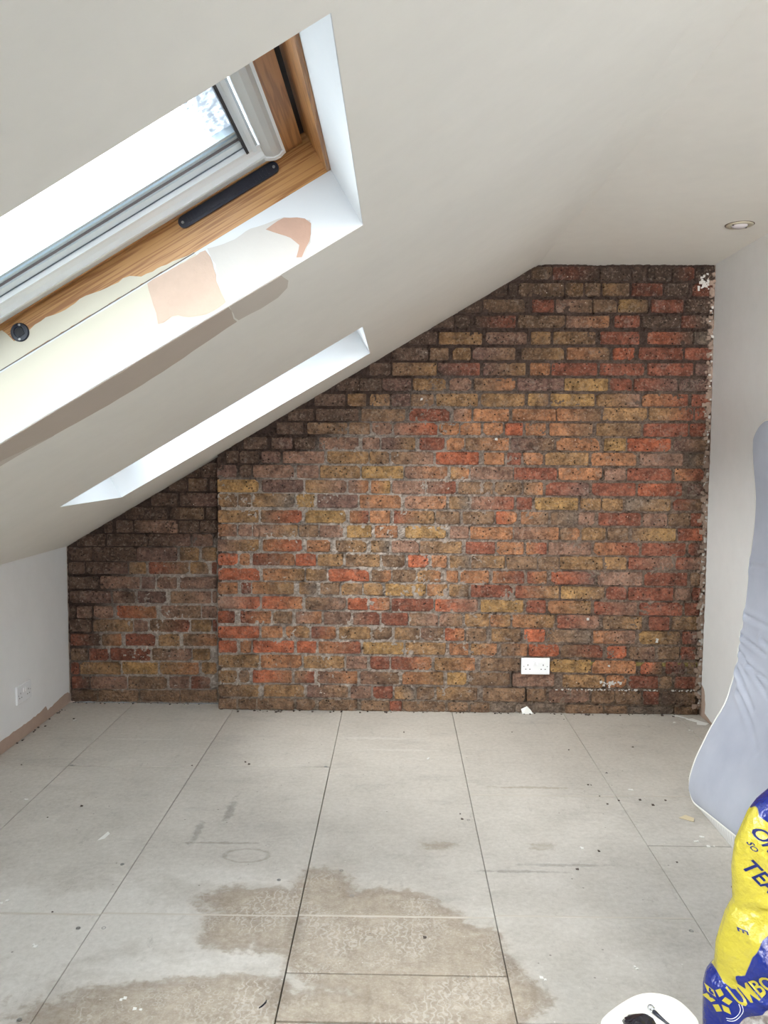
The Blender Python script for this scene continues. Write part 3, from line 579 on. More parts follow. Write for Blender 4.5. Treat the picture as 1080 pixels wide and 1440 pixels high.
# soft, slightly bowed meeting with the flat ceiling
JY = [(E0, .736), (1.78, .734), (2.1, .739), (2.28, .740), (2.86, .722), (3.4, .709), (4.15, .700), (E1, .700)]
V = []; 
for y, xj in JY:
    p = L(UJ, y, 0); q = L(UJ, y, T1)
    V += [(p[0], y, p[2]), (p[0] + (xj-p[0])*.5, y, p[2] + (H-p[2])*.52), (xj, y, H), (xj + .05, y, H + .12), (q[0], y, q[2])]
F = [tuple(i*5+k for k in order) for i in range(0) for order in ()]
for i in range(len(JY)-1):
    for k in range(5): F.append((i*5+k, (i+1)*5+k, (i+1)*5+(k+1) % 5, i*5+(k+1) % 5))
F += [(0,1,2,3,4), tuple(range(len(V)-5, len(V)))[::-1]]
mb.add(V, F)
sl = mb.build('sloping_ceiling', M['ceiling'], ce)
# outer roof skin around the window frames
mb = MB(); m_ = .045
us = sorted({-.14, UL + .25} | {w[0]-m_ for w in WIN} | {w[1]+m_-.01 for w in WIN})
for a, b in zip(us[:-1], us[1:]):
    y = E0
    for (u0, u1, yn, f0, f1) in W2:
        if a >= u0-m_-1e-6 and b <= u1+m_-.01+1e-6:
            quad(mb, a, b, y, y, yn-m_, yn-m_, T1, .25); y = max(f0, f1)+m_
    quad(mb, a, b, y, y, E1, E1, T1, .25)
mb.build('roof_boards', simple('roof_boards', lin(90, 84, 80), .9), ce)
def on_slope(name, pts, mat, amp=.003):
    rg = rough(pts, .03, amp, random.Random(len(pts)))
    return MB().prism(rg, -.0009, .0005, lambda u, y, w: L(u, y, w)).build(name, mat, ce)
M['band2'] = painted('light_filler', lin(202, 193, 182), .03, .75, .3)
on_slope('filler_patch', [(.62,1.792),(1.603,1.792),(1.589,1.94),(1.4,1.985),(1.305,1.995),(1.181,1.995),(1.06,1.975)], M['band'])
on_slope('filler_patch', [(.62,1.795),(1.055,1.976),(1.0,1.965),(.911,1.961),(.62,1.96)], M['band2'])
on_slope('filler_patch', [(1.607,1.792),(1.74,1.792),(1.745,1.86),(1.736,1.915),(1.702,1.945),(1.654,1.955),(1.593,1.94)], M['band2'])

# ================================================================ ROOF WINDOWS
def window(n, u0, u1, y0, y1a, y1, detail):
    U = u1 - .010; D_ = u0 + .010; Yf = y1; Yn = y0
    c = L((u0+u1)/2, (y0+y1)/2, T1)
    win = struct(empty('window_%d' % n, c))
    P = lambda name, mb, mat, par=None, **k: mb.build(name, mat, par or win, **k)
    bx = lambda a, b, c_, d, e, f: MB().box((a, c_, e), (b, d, f), L)
    # plastered reveals
    t = .0058
    q = MB(); q.prism([(u0, y1a-.001), (u1, y1-.001), (u1, y1+t), (u0, y1a+t)], (.0006), T1, lambda u, y, w: L(u, y, w)); far = P('reveal', q, M['reveal'])
    q = MB(); q.prism([(u1-.001, y0-t), (u1+t, y0-t), (u1+t, y1+t), (u1-.001, y1+t)], (.0006), T1, lambda u, y, w: L(u, y, w)); P('reveal', q, M['reveal'])
    q = MB(); q.prism([(u0-t, y0-t), (u0+.001, y0-t), (u0+.001, y1a+t), (u0-t, y1a+t)], (.0006), T1, lambda u, y, w: L(u, y, w)); P('reveal', q, M['reveal'])
    q = MB(); q.prism([(u0, y0-t), (u1, y0-t), (u1, y0+.001), (u0, y0+.001)], (.0006), T1, lambda u, y, w: L(u, y, w)); P('reveal', q, M['reveal'])
    # pine outer frame
    fo = .045
    P('frame_rail', bx(u0-.03, U+fo-.001, Yf, Yf+fo-.001, T1+.0005, .262), M['pine_u'])
    P('frame_rail', bx(u0-.03, U+fo-.001, Yn-fo+.001, Yn, T1+.0005, .262), M['pine_u'])
    P('frame_rail', bx(U, U+fo-.001, Yn, Yf, T1+.0005, .262), M['pine_y'])
    P('frame_rail', bx(u0-.03, D_, Yn, Yf, T1+.0005, .262), M['pine_y'])
    # sash: pine with aluminium glazing sections
    w = .214
    sash = P('sash', bx(U-.057, U-.015, Yn+.004, Yf-.002, w, .256), M['pine_y'])
    S = lambda name, mb, mat, **k: mb.build(name, mat, sash, **k)
    S('sash_rail', bx(D_+.015, D_+.057, Yn+.004, Yf-.002, w, .256), M['pine_y'])
    S('sash_stile', bx(D_+.015, U-.015, Yf-.013, Yf-.002, w, .256), M['pine_u'])
    S('sash_stile', bx(D_+.015, U-.015, Yn+.002, Yn+.013, w, .256), M['pine_u'])
    S('gasket', bx(U-.0148, U-.001, Yn, Yf-.001, .232, .250), M['gasket'])
    for sg, Y in ((-1, Yf), (1, Yn)):
        def lon(name, a, b, w0, w1, mat, ua=D_+.057, ub=U-.0575):
            ya, yb = sorted((Y + sg*a, Y + sg*b)); S(name, bx(ua, ub, ya, yb, w0, w1), mat)
        lon('side_strip', .0135, .038, w+.002, .25, M['cover'])
        lon('side_bead', .038, .046, w, .25, M['alu_white'])
        # hollow channel
        prof = [(.046, .002), (.054, .009), (.070, .013), (.086, .010), (.090, .004), (.1005, .004)]
        q = MB(); pp = [(a, w + b) for a, b in prof] + [(.1005, .25), (.046, .25)]
        q.prism([(Y + sg*a, b) for a, b in pp], D_+.057, U-.10, lambda y, w_, u: L(u, y, w_)); S('side_channel', q, M['alu_white'])
        lon('glazing_gasket', .1010, .1022, w+.014, .25, M['thin_seal'], D_+.13, U-.127)
        lon('spacer_bar', .1025, .130, w+.016, .25, M['alu'], D_+.13, U-.127)
        lon('seal', .130, .1315, w+.020, .25, M['seal'], D_+.13, U-.127)
        for k in range(4): lon('ridge', .133+.0105*k, .1405+.0105*k, w+.024-.003*(k % 2), .25, M['alu_ridge'], D_+.13, U-.127)
    for sg, Ub in ((-1, U), (1, D_)):
        def lat(name, a, b, w0, w1, mat, ya=Yn+.028, yb=Yf-.028):
            ua, ub = sorted((Ub + sg*a, Ub + sg*b)); S(name, bx(ua, ub, ya, yb, w0, w1), mat)
        lat('cover_edge', .057, .063, w-.006, .25, M['alu_white'])
        q = MB(); pr = [(.063, w-.004), (.072, w-.009), (.085, w-.008), (.100, w+.001), (.100, .25), (.063, .25)]
        q.prism([(Ub + sg*a, b) for a, b in pr], Yn+.028, Yf-.040, lambda u, w_, y: L(u, y, w_)); S('blind_cover', q, M['cover'])
        q = MB(); pr = [(.057, w-.007), (.072, w-.0115), (.085, w-.0105), (.104, w-.001), (.104, .25), (.057, .25)]
        q.prism([(Ub + sg*a, b) for a, b in pr], Yf-.040, Yf-.024, lambda u, w_, y: L(u, y, w_)); S('end_cap', q, M['alu_white'])
        lat('rail', .1045, .110, w+.006, .25, M['alu_ridge'], Yn+.1, Yf-.095)
        lat('rail', .110, .119, w+.001, .25, M['alu'], Yn+.1, Yf-.088)
        lat('rail', .119, .127, w+.005, .25, M['alu'], Yn+.1, Yf-.092)
        lat('glazing_gasket', .127, .133, w+.002, .25, M['gasket'], Yn+.1, Yf-.096)
    S('glass', bx(D_+.13, U-.130, Yn+.13, Yf-.13, .250, .254), M['glass'])
    if detail:
        # vent grille on the frame, with ribs and two screws
        yv = Yf - .0005; uc0, uc1, wc, r = 1.615, 1.838, .2005, .0128
        pts = [(uc1 + r*math.cos(a), wc + r*math.sin(a)) for a in [math.pi*(k/10-.5) for k in range(11)]] + [(uc0 + r*math.cos(a), wc + r*math.sin(a)) for a in [math.pi*(k/10+.5) for k in range(11)]]
        q = MB(); q.prism(pts, yv-.007, yv, lambda u, w_, y: L(u, y, w_)); vg = P('vent_grille', q, M['black_plastic'])
        q = MB()
        for k in range(26): uu = uc0+.006 + k*(uc1-uc0-.012)/26; q.box((uu, yv-.0085, wc-.0075), (uu+.0042, yv-.006, wc+.0075), L)
        q.build('vent_ribs', M['black_plastic'], vg)
        ax = (0, -1, 0)
        for uu in (uc0-.003, uc1+.003): MB().lathe([(.0032, 0), (.0032, .0085), (.002, .0092)], L(uu, yv, wc), 10, ax).build('screw', M['screw'], vg)
        # round bolt keep with a square socket
        c0 = L(1.181, yv, .1835)
        bk = P('bolt_keep', MB().lathe([(.0205, 0), (.0205, .0022), (.0185, .0040), (.0125, .0042), (.0118, .0022)], c0, 28, ax), M['black_plastic'])
        MB().box((1.181-.0085, yv-.0035, .1835-.0085), (1.181+.0085, yv-.0015, .1835+.0085), L).build('bolt_socket', M['dark_hole'], bk)
        for s_ in (-1, 1): MB().lathe([(.003, 0), (.003, .0046), (.002, .0050)], L(1.181 + s_*.0078, yv, .1835 + s_*.0133), 10, ax).build('screw', M['screw'], bk)
        # paint and plaster coats on reveal and frame (thin real layers)
        def coat(name, pts, mat, th, y, par, amp=.0016, step=.012):
            rg = rough(pts, step, amp, random.Random(int(th*1e6)))
            MB().prism(rg, y - th, y, lambda u, w_, yy: L(u, yy, w_)).build(name, mat, par)
        coat('cream_paint', [(u0+.02,.1365),(u0+.02,.212),(1.10,.212),(1.150,.208),(1.160,.173),(1.204,.179),(1.247,.182),(1.28,.174),(1.331,.178),(1.363,.174),(1.397,.169),(1.423,.167),(1.452,.166),(1.472,.150),(1.5,.148),(1.536,.145),(1.566,.140),(1.60,.1365)], M['cream'], .0006, Yf, win)
        coat('cream_paint', [(u0+.002,.002),(1.606,.002),(1.612,.075),(1.60,.131),(u0+.002,.131)], M['cream'], .0007, Yf-.001, far, .0008)
        coat('skim_patch', [(1.627,.128),(1.69,.114),(1.719,.118),(1.775,.107),(1.807,.099),(1.852,.065),(1.829,.026),(1.797,.007),(1.739,.003),(1.612,.003),(1.605,.009),(1.613,.061),(1.627,.09)], M['skim'], .0011, Yf-.001, far)
        coat('bare_plaster_patch', [(1.479,.131),(1.519,.130),(1.623,.128),(1.624,.095),(1.611,.059),(1.603,.010),(1.571,.007),(1.553,.008),(1.517,.022),(1.489,.045),(1.466,.040),(1.453,.046),(1.462,.067),(1.465,.083),(1.469,.102),(1.474,.116)], M['bare_pink'], .0014, Yf-.001, far, .002)
        coat('bare_plaster_patch', [(1.761,.098),(1.805,.100),(1.844,.077),(1.848,.061),(1.837,.039),(1.815,.021),(1.795,.008),(1.787,.013),(1.804,.033),(1.798,.055),(1.781,.072)], M['bare_dark'], .0016, Yf-.001, far, .002)
        MB().box((u0+.01, Yf-.0022, T1-.0008), (1.60, Yf-.0002, T1+.0010), L).build('joint_crack', simple('brown_grey_joint', lin(112, 100, 90), .8), far)
    return win
M['seal'] = simple('brown_seal', lin(150, 140, 140), .6)
for i, (u0, u1, yn, f0, f1) in enumerate(WIN): window(i+1, u0, u1, yn, f0, f1, i == 0)

# ================================================================ FITTINGS
def socket(name, origin, ex, label, group=None):
    # local frame: ex along the plate, z up, ny out of the wall
    ex = Vector(ex); ez = Vector((0, 0, 1)); ny = ex.cross(ez) * 1.0
    o = Vector(origin)
    fn = lambda x, y, z: tuple(o + ex*x + ny*y + ez*z)
    root = tag(empty(name, origin), label, 'socket', group)
    MB().bbox((-.073, .0003, -.043), (.073, .0105, .043), .0022, fn).build('faceplate', M['white_plastic'], root)
    for sx in (-1, 1):
        MB().bbox((sx*.0095-.0062, .009, .004), (sx*.0095+.0062, .0150, .0255), .0015, fn).build('rocker_switch', M['white_plastic'], root)
        for px, pz, pw, ph in ((0, .006, .002, .004), (-.0105, -.0155, .0032, .0021), (.0105, -.0155, .0032, .0021)):
            cx = sx*.0395 + px
            MB().box((cx-pw, .0095, pz-ph), (cx+pw, .0107, pz+ph), fn).build('pin_hole', M['dark_hole'], root)
        MB().lathe([(.0026, 0), (.0026, .0008), (.0015, .0012)], fn(sx*.0603, .0103, -.001), 10, tuple(ny)).build('screw', M['screw'], root)
    return root
socket('wall_socket', (.7200, YB - .004, .2515), (1, 0, 0), 'white double socket set in the exposed brick wall')
socket('wall_socket', (XL, 3.705, .2165), (0, 1, 0), 'white double socket on the low plastered wall at left')
# recessed downlight
dl = tag(empty('downlight', (1.403, 3.444, H)), 'white round recessed downlight in the flat ceiling', 'light')
MB().lathe([(.0535, 0), (.0535, .003), (.050, .0062), (.036, .0062), (.033, .003), (.033, .0005)], (1.403, 3.444, H), 36, (0, 0, -1)).build('bezel', simple('dull_cream_metal', lin(196, 188, 166), .35, .3), dl, True)
MB().lathe([(.033, .0005), (.032, .006), (.026, .011), (.015, .0145), (.004, .016)], (1.403, 3.444, H), 28, (0, 0, -1)).build('lamp', simple('frosted_lamp', lin(208, 202, 204), .25), dl, True)
MB().lathe([(.0575, 0), (.0575, .0012), (.0535, .0012)], (1.403, 3.444, H), 36, (0, 0, -1)).build('shadow_gap', simple('brown_gap', lin(88, 70, 58), .7), dl)
for a in (.5, 3.64):
    c_ = (1.403 + .0385*math.cos(a), 3.444 + .0385*math.sin(a), H); MB().lathe([(.0045, .0055), (.004, .0085)], c_, 8, (0, 0, -1)).build('clip', M['dark_hole'], dl)

# ================================================================ MATTRESS leaning on the right wall
mt = tag(empty('mattress', (1.3, 2.1, 0)), 'grey mattress with white piping leaning on its side against the right wall', 'mattress')
PZ = [0, .023, .079, .164, .305, .39, .557, .777, .968, 1.077, 1.184, 1.345, 1.419, 1.5]
PX = [1.128, 1.130, 1.128, 1.150, 1.213, 1.264, 1.306, 1.325, 1.337, 1.346, 1.347, 1.326, 1.324, 1.33]
def smooth_interp(z, r=.03): return sum(np.interp(z + d, PZ, PX) for d in (-r, -r/2, 0, r/2, r)) / 5
YF_, YN_ = 3.085, 1.19
def zlo(y): 
    d = YF_ - y; d2 = y - YN_; b = float(np.interp(y, [2.0, 2.53, 3.0, 3.1], [.098, .088, .020, .010]))
    e = min(d, d2); r = .07
    return b + (r - math.sqrt(max(0, r*r - (r - e)**2)) if e < r else 0)
def zhi(y):
    e = min(YF_ - y, y - YN_); r = .105
    return 1.473 - (r - math.sqrt(max(0, r*r - (r - e)**2)) if e < r else 0)
CR = [((3.07,.66),(2.86,.635),.010,.006), ((3.07,.60),(2.78,.50),.010,.007), ((3.05,.53),(2.86,.43),.012,.008), ((3.06,.74),(2.7,.73),.008,.007), ((2.98,.57),(2.70,.54),.008,.006),
      ((3.0,.46),(2.72,.33),.008,.008), ((2.8,.85),(2.5,.87),.006,.01), ((3.06,.93),(2.75,.95),.006,.01), ((2.9,.68),(2.55,.64),.007,.008), ((2.7,.46),(2.45,.40),.006,.01)]
def crease(y, z):
    s = 0
    for a, b, d, w in CR:
        vx, vz = b[0]-a[0], b[1]-a[1]; t = ((y-a[0])*vx + (z-a[1])*vz)/(vx*vx+vz*vz); tt = min(1, max(0, t))
        dd = math.hypot(y-a[0]-vx*tt, z-a[1]-vz*tt); s += d*math.exp(-(dd/w)**2)*(1-.6*tt) - d*.7*math.exp(-((dd-w*2.4)/(w*1.6))**2)*(1-tt)
    return s
ny_, nz_ = 240, 200
ts = [i/ny_ for i in range(ny_+1)]
ys = [YF_ - (YF_-YN_)*(.5-.5*math.cos(math.pi*t))**.95 for t in ts]
V, F = [], []; edgeF = []
for y in ys:
    a, b = zlo(y), zhi(y)
    for k in range(nz_+1):
        z = a + (b-a)*k/nz_; e = min(z-a, b-z, YF_-y+.002, y-YN_+.002); e = max(e, 0)
        x = smooth_interp(z) + .014*math.exp(-e/.012) + crease(y, z) + .003*math.sin(y*7+z*3)
        V.append((x, y, z))
q = nz_+1
for i in range(ny_):
    for k in range(nz_): F.append((i*q+k, i*q+k+1, (i+1)*q+k+1, (i+1)*q+k))
mesh('front_panel', V, F, M['ticking'], mt, True)
low_e = [V[i*q] for i in range(ny_+1)]; hi_e = [V[i*q+nz_] for i in range(ny_+1)]
per = low_e + [V[ny_*q+k] for k in range(nz_+1)] + hi_e[::-1] + [V[k] for k in range(nz_, -1, -1)]
pp = [per[0]]
for p in per[1:]:
    if math.dist(p, pp[-1]) > .012: pp.append(p)
pp.append(pp[0])
MB().tube([(p[0]-.001, p[1], p[2]) for p in pp], .005, 8, False).build('piping', M['piping'], mt, True)
# border: from the front edge round to the back
bv, bf = [], []
for i, p in enumerate(per):
    top = p[2]; back = min(p[0] + .20, XR - .006)
    c_ = (1.35, p[1])
    if i <= ny_:   # bottom edge: border drops to the floor
        bv += [p, (p[0]+.004, p[1], p[2]*.5), (p[0]+.012, min(max(p[1], YN_+.01), YF_-.01), .001), (p[0]+.19, min(max(p[1], YN_+.01), YF_-.01), .001)]
    else:
        bv += [p, (p[0]+.01, p[1], p[2]), (p[0]+.1, p[1], p[2]), (min(p[0]+.20, XR-.006), p[1], p[2])]
n = len(per)
for i in range(n-1):
    for k in range(3): bf.append((i*4+k, i*4+k+1, (i+1)*4+k+1, (i+1)*4+k))
# back face strips
for i in range(ny_):
    a = i*4+3; j = n - 1 - (nz_+1) - i; 
    b_ = (j)*4+3; c2 = (j-1)*4+3
    bf.append((a, (i+1)*4+3, c2, b_))
mesh('border', bv, bf, M['border'], mt, False)

# ================================================================ RUBBLE SACK
def sdf(P, x, z):
    ins = False; d = 9
    for i, p in enumerate(P):
        r = P[(i+1) % len(P)]; vx, vz = r[0]-p[0], r[1]-p[1]
        t = min(1, max(0, ((x-p[0])*vx + (z-p[1])*vz)/(vx*vx+vz*vz+1e-12))); d = min(d, math.hypot(x-p[0]-vx*t, z-p[1]-vz*t))
        if (p[1] > z) != (r[1] > z) and x < p[0] + (z-p[1])*vx/vz: ins = not ins
    return d if ins else -d
SZ = [0, .10, .212, .255, .275, .294, .345, .404, .434, .506, .557, .615, .636, .70, .76, .80]
SX = [.665, .640, .637, .636, .640, .657, .659, .675, .690, .685, .690, .713, .728, .80, .87, .90]
BW = .40
def bag_y(x, z, back=False):
    xl = float(np.interp(z, SZ, SX)); xr = xl + BW - .25*max(0, z-.55); s = min(1, max(0, (x-xl)/(xr-xl)))
    d = math.sin(math.pi*s)**.55
    wr_ = .006*math.sin(60*z + 25*x + 3*math.sin(19*x)) * d + .005*math.sin(95*x - 48*z + 2*math.sin(33*z)) * d + .012*math.sin(21*z + 14*x)*d
    wr_ += .014*math.exp(-((z - .43 - .5*(x-.69))/.007)**2)*d - .010*math.exp(-((z-.447-.5*(x-.69))/.010)**2)*d + .012*math.exp(-((z-.285+.3*(x-.66))/.006)**2)*d
    return 1.60 + (.12*d if back else -.115*d) + (wr_ if not back else 0)
blue = [(.90,.47),(.737,.411),(.718,.395),(.701,.363),(.695,.334),(.691,.318),(.679,.313),(.678,.306),(.683,.293),(.678,.280),(.662,.286),(.655,.301),(.60,.301),(.60,-.1),(.66,-.1),(.67,.19),(.68,.213),(.695,.235),(.715,.255),(.742,.28),(.80,.31),(1.3,.38),(1.3,.6)]
clear = [(.66,-.1),(.67,.19),(.68,.213),(.695,.235),(.715,.255),(.742,.28),(.80,.31),(1.3,.38),(1.3,-.1)]
top_b = [(.7245,.625),(.735,.66),(.85,.9),(1.3,.9),(1.3,.66),(.80,.60)]
nx_, nz2 = 70, 150; V = []; R1 = []; R2 = []
for side in (False, True):
    for j in range(nz2+1):
        z = .001 + .80*j/nz2; xl = float(np.interp(z, SZ, SX)); xr = xl + BW - .25*max(0, z-.55)
        for i in range(nx_+1):
            s = .5 - .5*math.cos(math.pi*i/nx_) ; x = xl + (xr-xl)*s
            V.append((x, bag_y(x, z, side), z)); R1.append(max(sdf(blue, x, z), sdf(top_b, x, z))); R2.append(sdf(clear, x, z))
F = []; q = nx_+1; off = q*(nz2+1)
for j in range(nz2):
    for i in range(nx_):
        a = j*q+i; F.append((a, a+1, a+q+1, a+q)); F.append((off+a, off+a+q, off+a+q+1, off+a+1))
for i in range(nx_):
    F.append((i, off+i, off+i+1, i+1)); a = nz2*q+i; F.append((a, a+1, off+a+1, off+a))
m = NT('printed_sack_plastic')
a1 = m.n('ShaderNodeAttribute', attribute_name='blue'); a2 = m.n('ShaderNodeAttribute', attribute_name='clear')
p = m.pos(); n1 = m.noise(p, 40, 4); n2 = m.noise(p, 12, 3)
c = m.mix(m.rng(a1.outputs['Fac'], -.0006, .0006, 0, 1), lin(180, 168, 58), lin(20, 38, 120))
cc = m.mix(m.rng(n1, .4, .6, 0, 1), lin(120, 112, 108), lin(186, 184, 182))
c = m.mix(m.rng(a2.outputs['Fac'], -.0006, .0006, 0, 1), c, cc)
m.set(c, .22, spec=.6); m.bump(m.math('ADD', n1, m.math('MULTIPLY', n2, 2.0)), .8, .009)
M['sack'] = m.m; M['sack_yellow'] = simple('yellow_print', lin(180, 168, 58), .3); M['sack_blue'] = simple('blue_print', lin(22, 34, 92), .3); M['sack_white'] = simple('white_print', lin(225, 228, 235), .3)
bag = tag(empty('rubble_sack', (.86, 1.60, 0)), 'yellow and blue printed plastic sack standing in the right foreground', 'sack')
sb_ = mesh('sack_body', V, F, M['sack'], bag, True)
for nm, vals in (('blue', R1), ('clear', R2)):
    at = sb_.data.attributes.new(nm, 'FLOAT', 'POINT'); at.data.foreach_set('value', vals)
def letters(txt, size, ox, oz, ang, mat, bold=.012, sx=1.0, shear=0):
    cu = bpy.data.curves.new('t', 'FONT'); cu.body = txt; cu.size = size; cu.offset = bold*size; cu.resolution_u = 3
    to = bpy.data.objects.new('t', cu); COL.objects.link(to)
    bpy.context.view_layer.update()
    me0 = bpy.data.meshes.new_from_object(to.evaluated_get(bpy.context.evaluated_depsgraph_get()))
    ca, sa = math.cos(ang), math.sin(ang); vv = []
    for v in me0.vertices:
        a, b = v.co.x*sx + v.co.y*shear, v.co.y; x = ox + ca*a - sa*b; z = oz + sa*a + ca*b; vv.append((x, bag_y(x, z) - .0018, z))
    ff = [tuple(p_.vertices) for p_ in me0.polygons]
    bpy.data.objects.remove(to); bpy.data.curves.remove(cu); bpy.data.meshes.remove(me0)
    o = mesh('lettering', vv, ff, mat, bag)
    so = o.modifiers.new('s', 'SOLIDIFY'); so.thickness = .0006
letters('UMBO RU', .040, .682, .258, math.radians(44), M['sack_yellow'], .018, .74)
letters('TEAD', .040, .690, .524, math.radians(-42), M['sack_blue'], .016, .80)
letters('ORN', .036, .706, .597, math.radians(-52), M['sack_blue'], .014, .66)
letters('SO', .014, .7005, .573, math.radians(-60), M['sack_blue'], .01, .8)
letters('E', .020, .6835, .404, math.radians(-82), M['sack_blue'], .01, .7)
# printed emblem: ring of yellow petals with white arcs
mb = MB()
for k in range(6):
    a = k*math.pi/3 + .4; cx, cz = .6525 + .0135*math.cos(a), .2495 + .0165*math.sin(a); P_ = []
    for j in range(4):
        b = a + j*math.pi/2; r = .0085 if j % 2 == 0 else .0062; P_.append((cx + r*math.cos(b), cz + r*math.sin(b)))
    V = [(x, bag_y(x, z) - .0018, z) for x, z in P_] + [(x, bag_y(x, z) - .0010, z) for x, z in P_]
    mb.add(V, [(0,1,2,3), (7,6,5,4), (0,4,5,1), (1,5,6,2), (2,6,7,3), (3,7,4,0)])
mb.build('emblem_petals', M['sack_yellow'], bag)
for r in (.029, .033):
    arc = [(.655 + r*math.cos(a), .2495 + r*.95*math.sin(a)) for a in [-1.3 + .09*k for k in range(20)]]
    MB().tube([(x, bag_y(x, z) - .0012, z) for x, z in arc], .0006, 4).build('emblem_arc', M['sack_white'], bag)

# ================================================================ BUCKET AND WHAT LIES ON IT
BXc, BYc, BZ = .4945, 1.500, .250
bk = tag(empty('bucket', (BXc, BYc, 0)), 'rounded white plastic bucket with a closed lid at the bottom edge', 'bucket')
M['cream_plastic'] = simple('cream_white_plastic', lin(236, 235, 228), .35)
HO = [(.592,1.503),(.585,1.535),(.574,1.564),(.557,1.580),(.527,1.589),(.492,1.581),(.454,1.554),(.417,1.522)]
HO = [(x - .4945, y - 1.500) for x, y in HO]; HO = HO + [(-x, -y) for x, y in HO]
def chaikin(P, n=4):
    for _ in range(n):
        P = [q for i, p in enumerate(P) for r in (P[(i+1) % len(P)],) for q in ((p[0]*.75+r[0]*.25, p[1]*.75+r[1]*.25), (p[0]*.25+r[0]*.75, p[1]*.25+r[1]*.75))]
    return P
HO = [(x*1.012, y*1.012) for x, y in chaikin(HO)]
def loft(name, prof, mat):
    n = len(HO); V = [(.4945 + x*s, 1.500 + y*s, z) for s, z in prof for x, y in HO]
    F = [(i*n+k, i*n+(k+1) % n, (i+1)*n+(k+1) % n, (i+1)*n+k) for i in range(len(prof)-1) for k in range(n)] + [tuple(range(n))[::-1], tuple(range((len(prof)-1)*n, len(prof)*n))]
    return mesh(name, V, F, mat, bk, True)
loft('body', [(.80, 0), (.82, .004), (.92, .232), (.92, .236)], M['cream_plastic'])
loft('lid', [(.955, .2365), (.995, .238), (1.0, .246), (.995, .2485), (.975, .250), (.93, .2495), (.90, .2485)], M['cream_plastic'])
hd = [(BXc + .1*math.cos(a), BYc - .085*abs(math.sin(a)) - .012, .205 - .05*math.sin(a)) for a in [math.pi*k/14 for k in range(15)]]
MB().tube(hd, .0022, 6).build('handle', M['screw'], bk, True)
z0 = .2488
cb = tag(empty('cable', (.508, 1.52, z0)), 'thin black cable with a shiny round metal tip on the white bucket lid', 'cable')
MB().tube([(.508, 1.528, z0+.0050), (.515, 1.514, z0+.0040), (.524, 1.499, z0+.0028), (.536, 1.480, z0+.0022), (.540, 1.455, z0+.0022), (.525, 1.436, z0+.0022), (.505, 1.432, z0+.0022)], [.0042, .0038, .0024, .0018, .0018, .0018, .0018], 10).build('wire', M['black_plastic'], cb, True)
MB().lathe([(.0040, 0), (.0062, .002), (.0068, .009), (.0055, .012), (.002, .013)], (.509, 1.5235, z0+.0070), 18, (-.45, .85, .15)).build('metal_tip', simple('shiny_metal_tip', lin(205, 208, 212), .15, .8), cb, True)
ca_ = tag(empty('glossy_case', (.470, 1.487, z0)), 'crumpled glossy black wrap lying on the white bucket lid', 'wrap')
rc = random.Random(4); V, F = [], []; nn, mm = 20, 7
for j in range(mm):
    t = j/(mm-1)
    for i in range(nn):
        a = 2*math.pi*i/nn; r = (1-t**2)**.5 if t < 1 else .02; rad = 1 + .16*math.sin(3*a+1) + rc.uniform(-.05, .05)
        V.append(((.470 + .030*rad*r*math.cos(a)), 1.487 + .024*rad*r*math.sin(a), z0 + .0003 + .022*t*(1 + .25*math.sin(2*a)*r)))
for j in range(mm-1):
    for i in range(nn): F.append((j*nn+i, j*nn+(i+1) % nn, (j+1)*nn+(i+1) % nn, (j+1)*nn+i))
F += [tuple(range(nn))[::-1], tuple(range((mm-1)*nn, mm*nn))]
mesh('wrap', V, F, simple('glossy_black', lin(34, 32, 38), .12), ca_)

# ================================================================ SCRAPS ON THE FLOOR
def scrap(name, pts, z, label, cat, mat, th=.0015, lift=None):
    n = len(pts); zz = lift or [z]*n
    V = [(x, y, zz[i]) for i, (x, y) in enumerate(pts)] + [(x, y, zz[i] + th) for i, (x, y) in enumerate(pts)]
    F = [tuple(range(n))[::-1], tuple(range(n, 2*n))] + [(i, (i+1) % n, n+(i+1) % n, n+i) for i in range(n)]
    return tag(mesh(name, V, F, mat), label, cat)
M['scrap'] = simple('white_card', lin(226, 226, 222), .7)
scrap('paper_scrap', [(.655,4.128),(.712,4.132),(.699,4.140),(.681,4.146),(.650,4.144)], 0, 'small white scrap propped at the foot of the bricks below the socket', 'scrap', M['scrap'], .0012, [.0008,.0008,.020,.036,.022])
scrap('plaster_flake', [(1.480,4.075),(1.515,4.085),(1.540,4.045),(1.570,4.010),(1.545,3.985),(1.505,3.995),(1.518,4.030),(1.495,4.055)], .0008, 'white plaster flake on the floor in the far right corner', 'scrap', M['scrap'], .002)
tag(MB().tube([(1.43, 4.125, .002), (1.45, 4.115, .004), (1.475, 4.095, .003), (1.49, 4.078, .002)], .0022, 6).build('paper_strip', M['scrap']), 'thin curled white strip beside the plaster flake in the far right corner', 'scrap')
scrap('wood_sliver', [(1.052,2.938),(1.085,2.962),(1.108,2.935),(1.095,2.905),(1.070,2.925)], .0008, 'pale splinter of wood on the floor at the far foot of the mattress', 'scrap', simple('pale_wood_chip', lin(206, 192, 160), .7), .0015)
scrap('dust_flake', [(-1.030,2.700),(-1.016,2.768),(-1.004,2.752),(-1.010,2.715)], .0006, 'pale sliver on the bare boards at centre left of the floor', 'scrap', M['scrap'], .001)
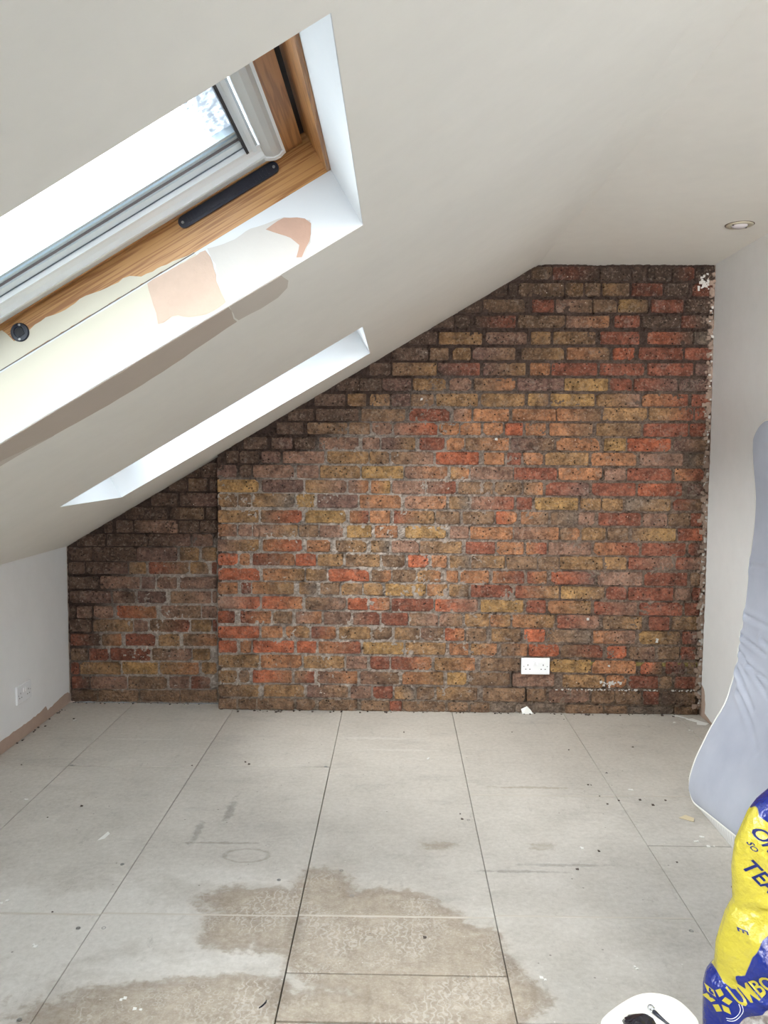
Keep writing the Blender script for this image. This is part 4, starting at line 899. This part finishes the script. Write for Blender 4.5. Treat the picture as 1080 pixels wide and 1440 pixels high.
tag(MB().tube([(-.326,1.868,.0015), (-.320,1.874,.0018), (-.3135,1.886,.0018), (-.3125,1.896,.0015)], [.001, .002, .002, .001], 6).build('plastic_shaving', M['black_plastic']), 'tiny curled black shaving on the damp stain near the bottom of the photo', 'scrap')
rr = random.Random(9); mb = MB()
for x, y in [(.04,3.833),(.563,3.851),(.854,4.051),(.785,3.231),(.805,3.122),(.894,3.36),(.817,3.05),(.87,3.084),(1.093,3.668),(.955,3.093),(.991,3.049),(1.053,3.09),(.789,3.622),(.692,2.676),(.592,2.551),(.243,2.947),(.247,2.905),(.878,2.011),(1.053,2.455),(-1.189,2.971),(-1.277,2.872),(-1.622,3.975),(-.998,2.262),(-.653,3.43),(-.633,3.406),(-.874,3.382),(-1.605,3.367),(.084,2.165),(.932,2.606),(.797,3.228)]:
    crumb(mb, (x, y, .0018), rr.uniform(.003, .0065), .35, 2)
for k in range(70):
    crumb(mb, (rr.uniform(-.9, 1.5), YB - .006 - abs(rr.gauss(0, .012)), .002), rr.uniform(.0025, .007), .5, 2)
for k in range(30): crumb(mb, (rr.uniform(XL+.02, -.95), YA - .006 - abs(rr.gauss(0, .012)), .002), rr.uniform(.0025, .006), .5, 2)
for k in range(30): crumb(mb, (XL + .006 + abs(rr.gauss(0, .01)), rr.uniform(2.8, 4.2), .002), rr.uniform(.002, .006), .5, 2)
o = mb.build('grit', simple('dark_grit', lin(84, 74, 68), .9)); tag(o, 'dark grit and crumbs scattered on the floor', 'grit'); o['kind'] = 'stuff'
mb = MB()
for x, y in [(.384,1.993),(.628,2.048),(1.075,2.785),(.826,2.027),(-1.419,3.027),(-1.166,2.31),(-1.613,3.954),(.934,3.194),(1.089,2.723),(1.05,2.75),(-.67,1.90),(-.62,1.86),(.64,2.7),(.14,3.5),(-.98,2.1),(1.40,4.02),(1.45,3.9)]:
    for _ in range(2): crumb(mb, (x + rr.gauss(0, .006), y + rr.gauss(0, .006), .0015), rr.uniform(.003, .007), .25, 2)
o = mb.build('plaster_bits', M['scrap']); tag(o, 'tiny white plaster bits scattered on the floor', 'plaster bits'); o['kind'] = 'stuff'
bpy.context.view_layer.update()
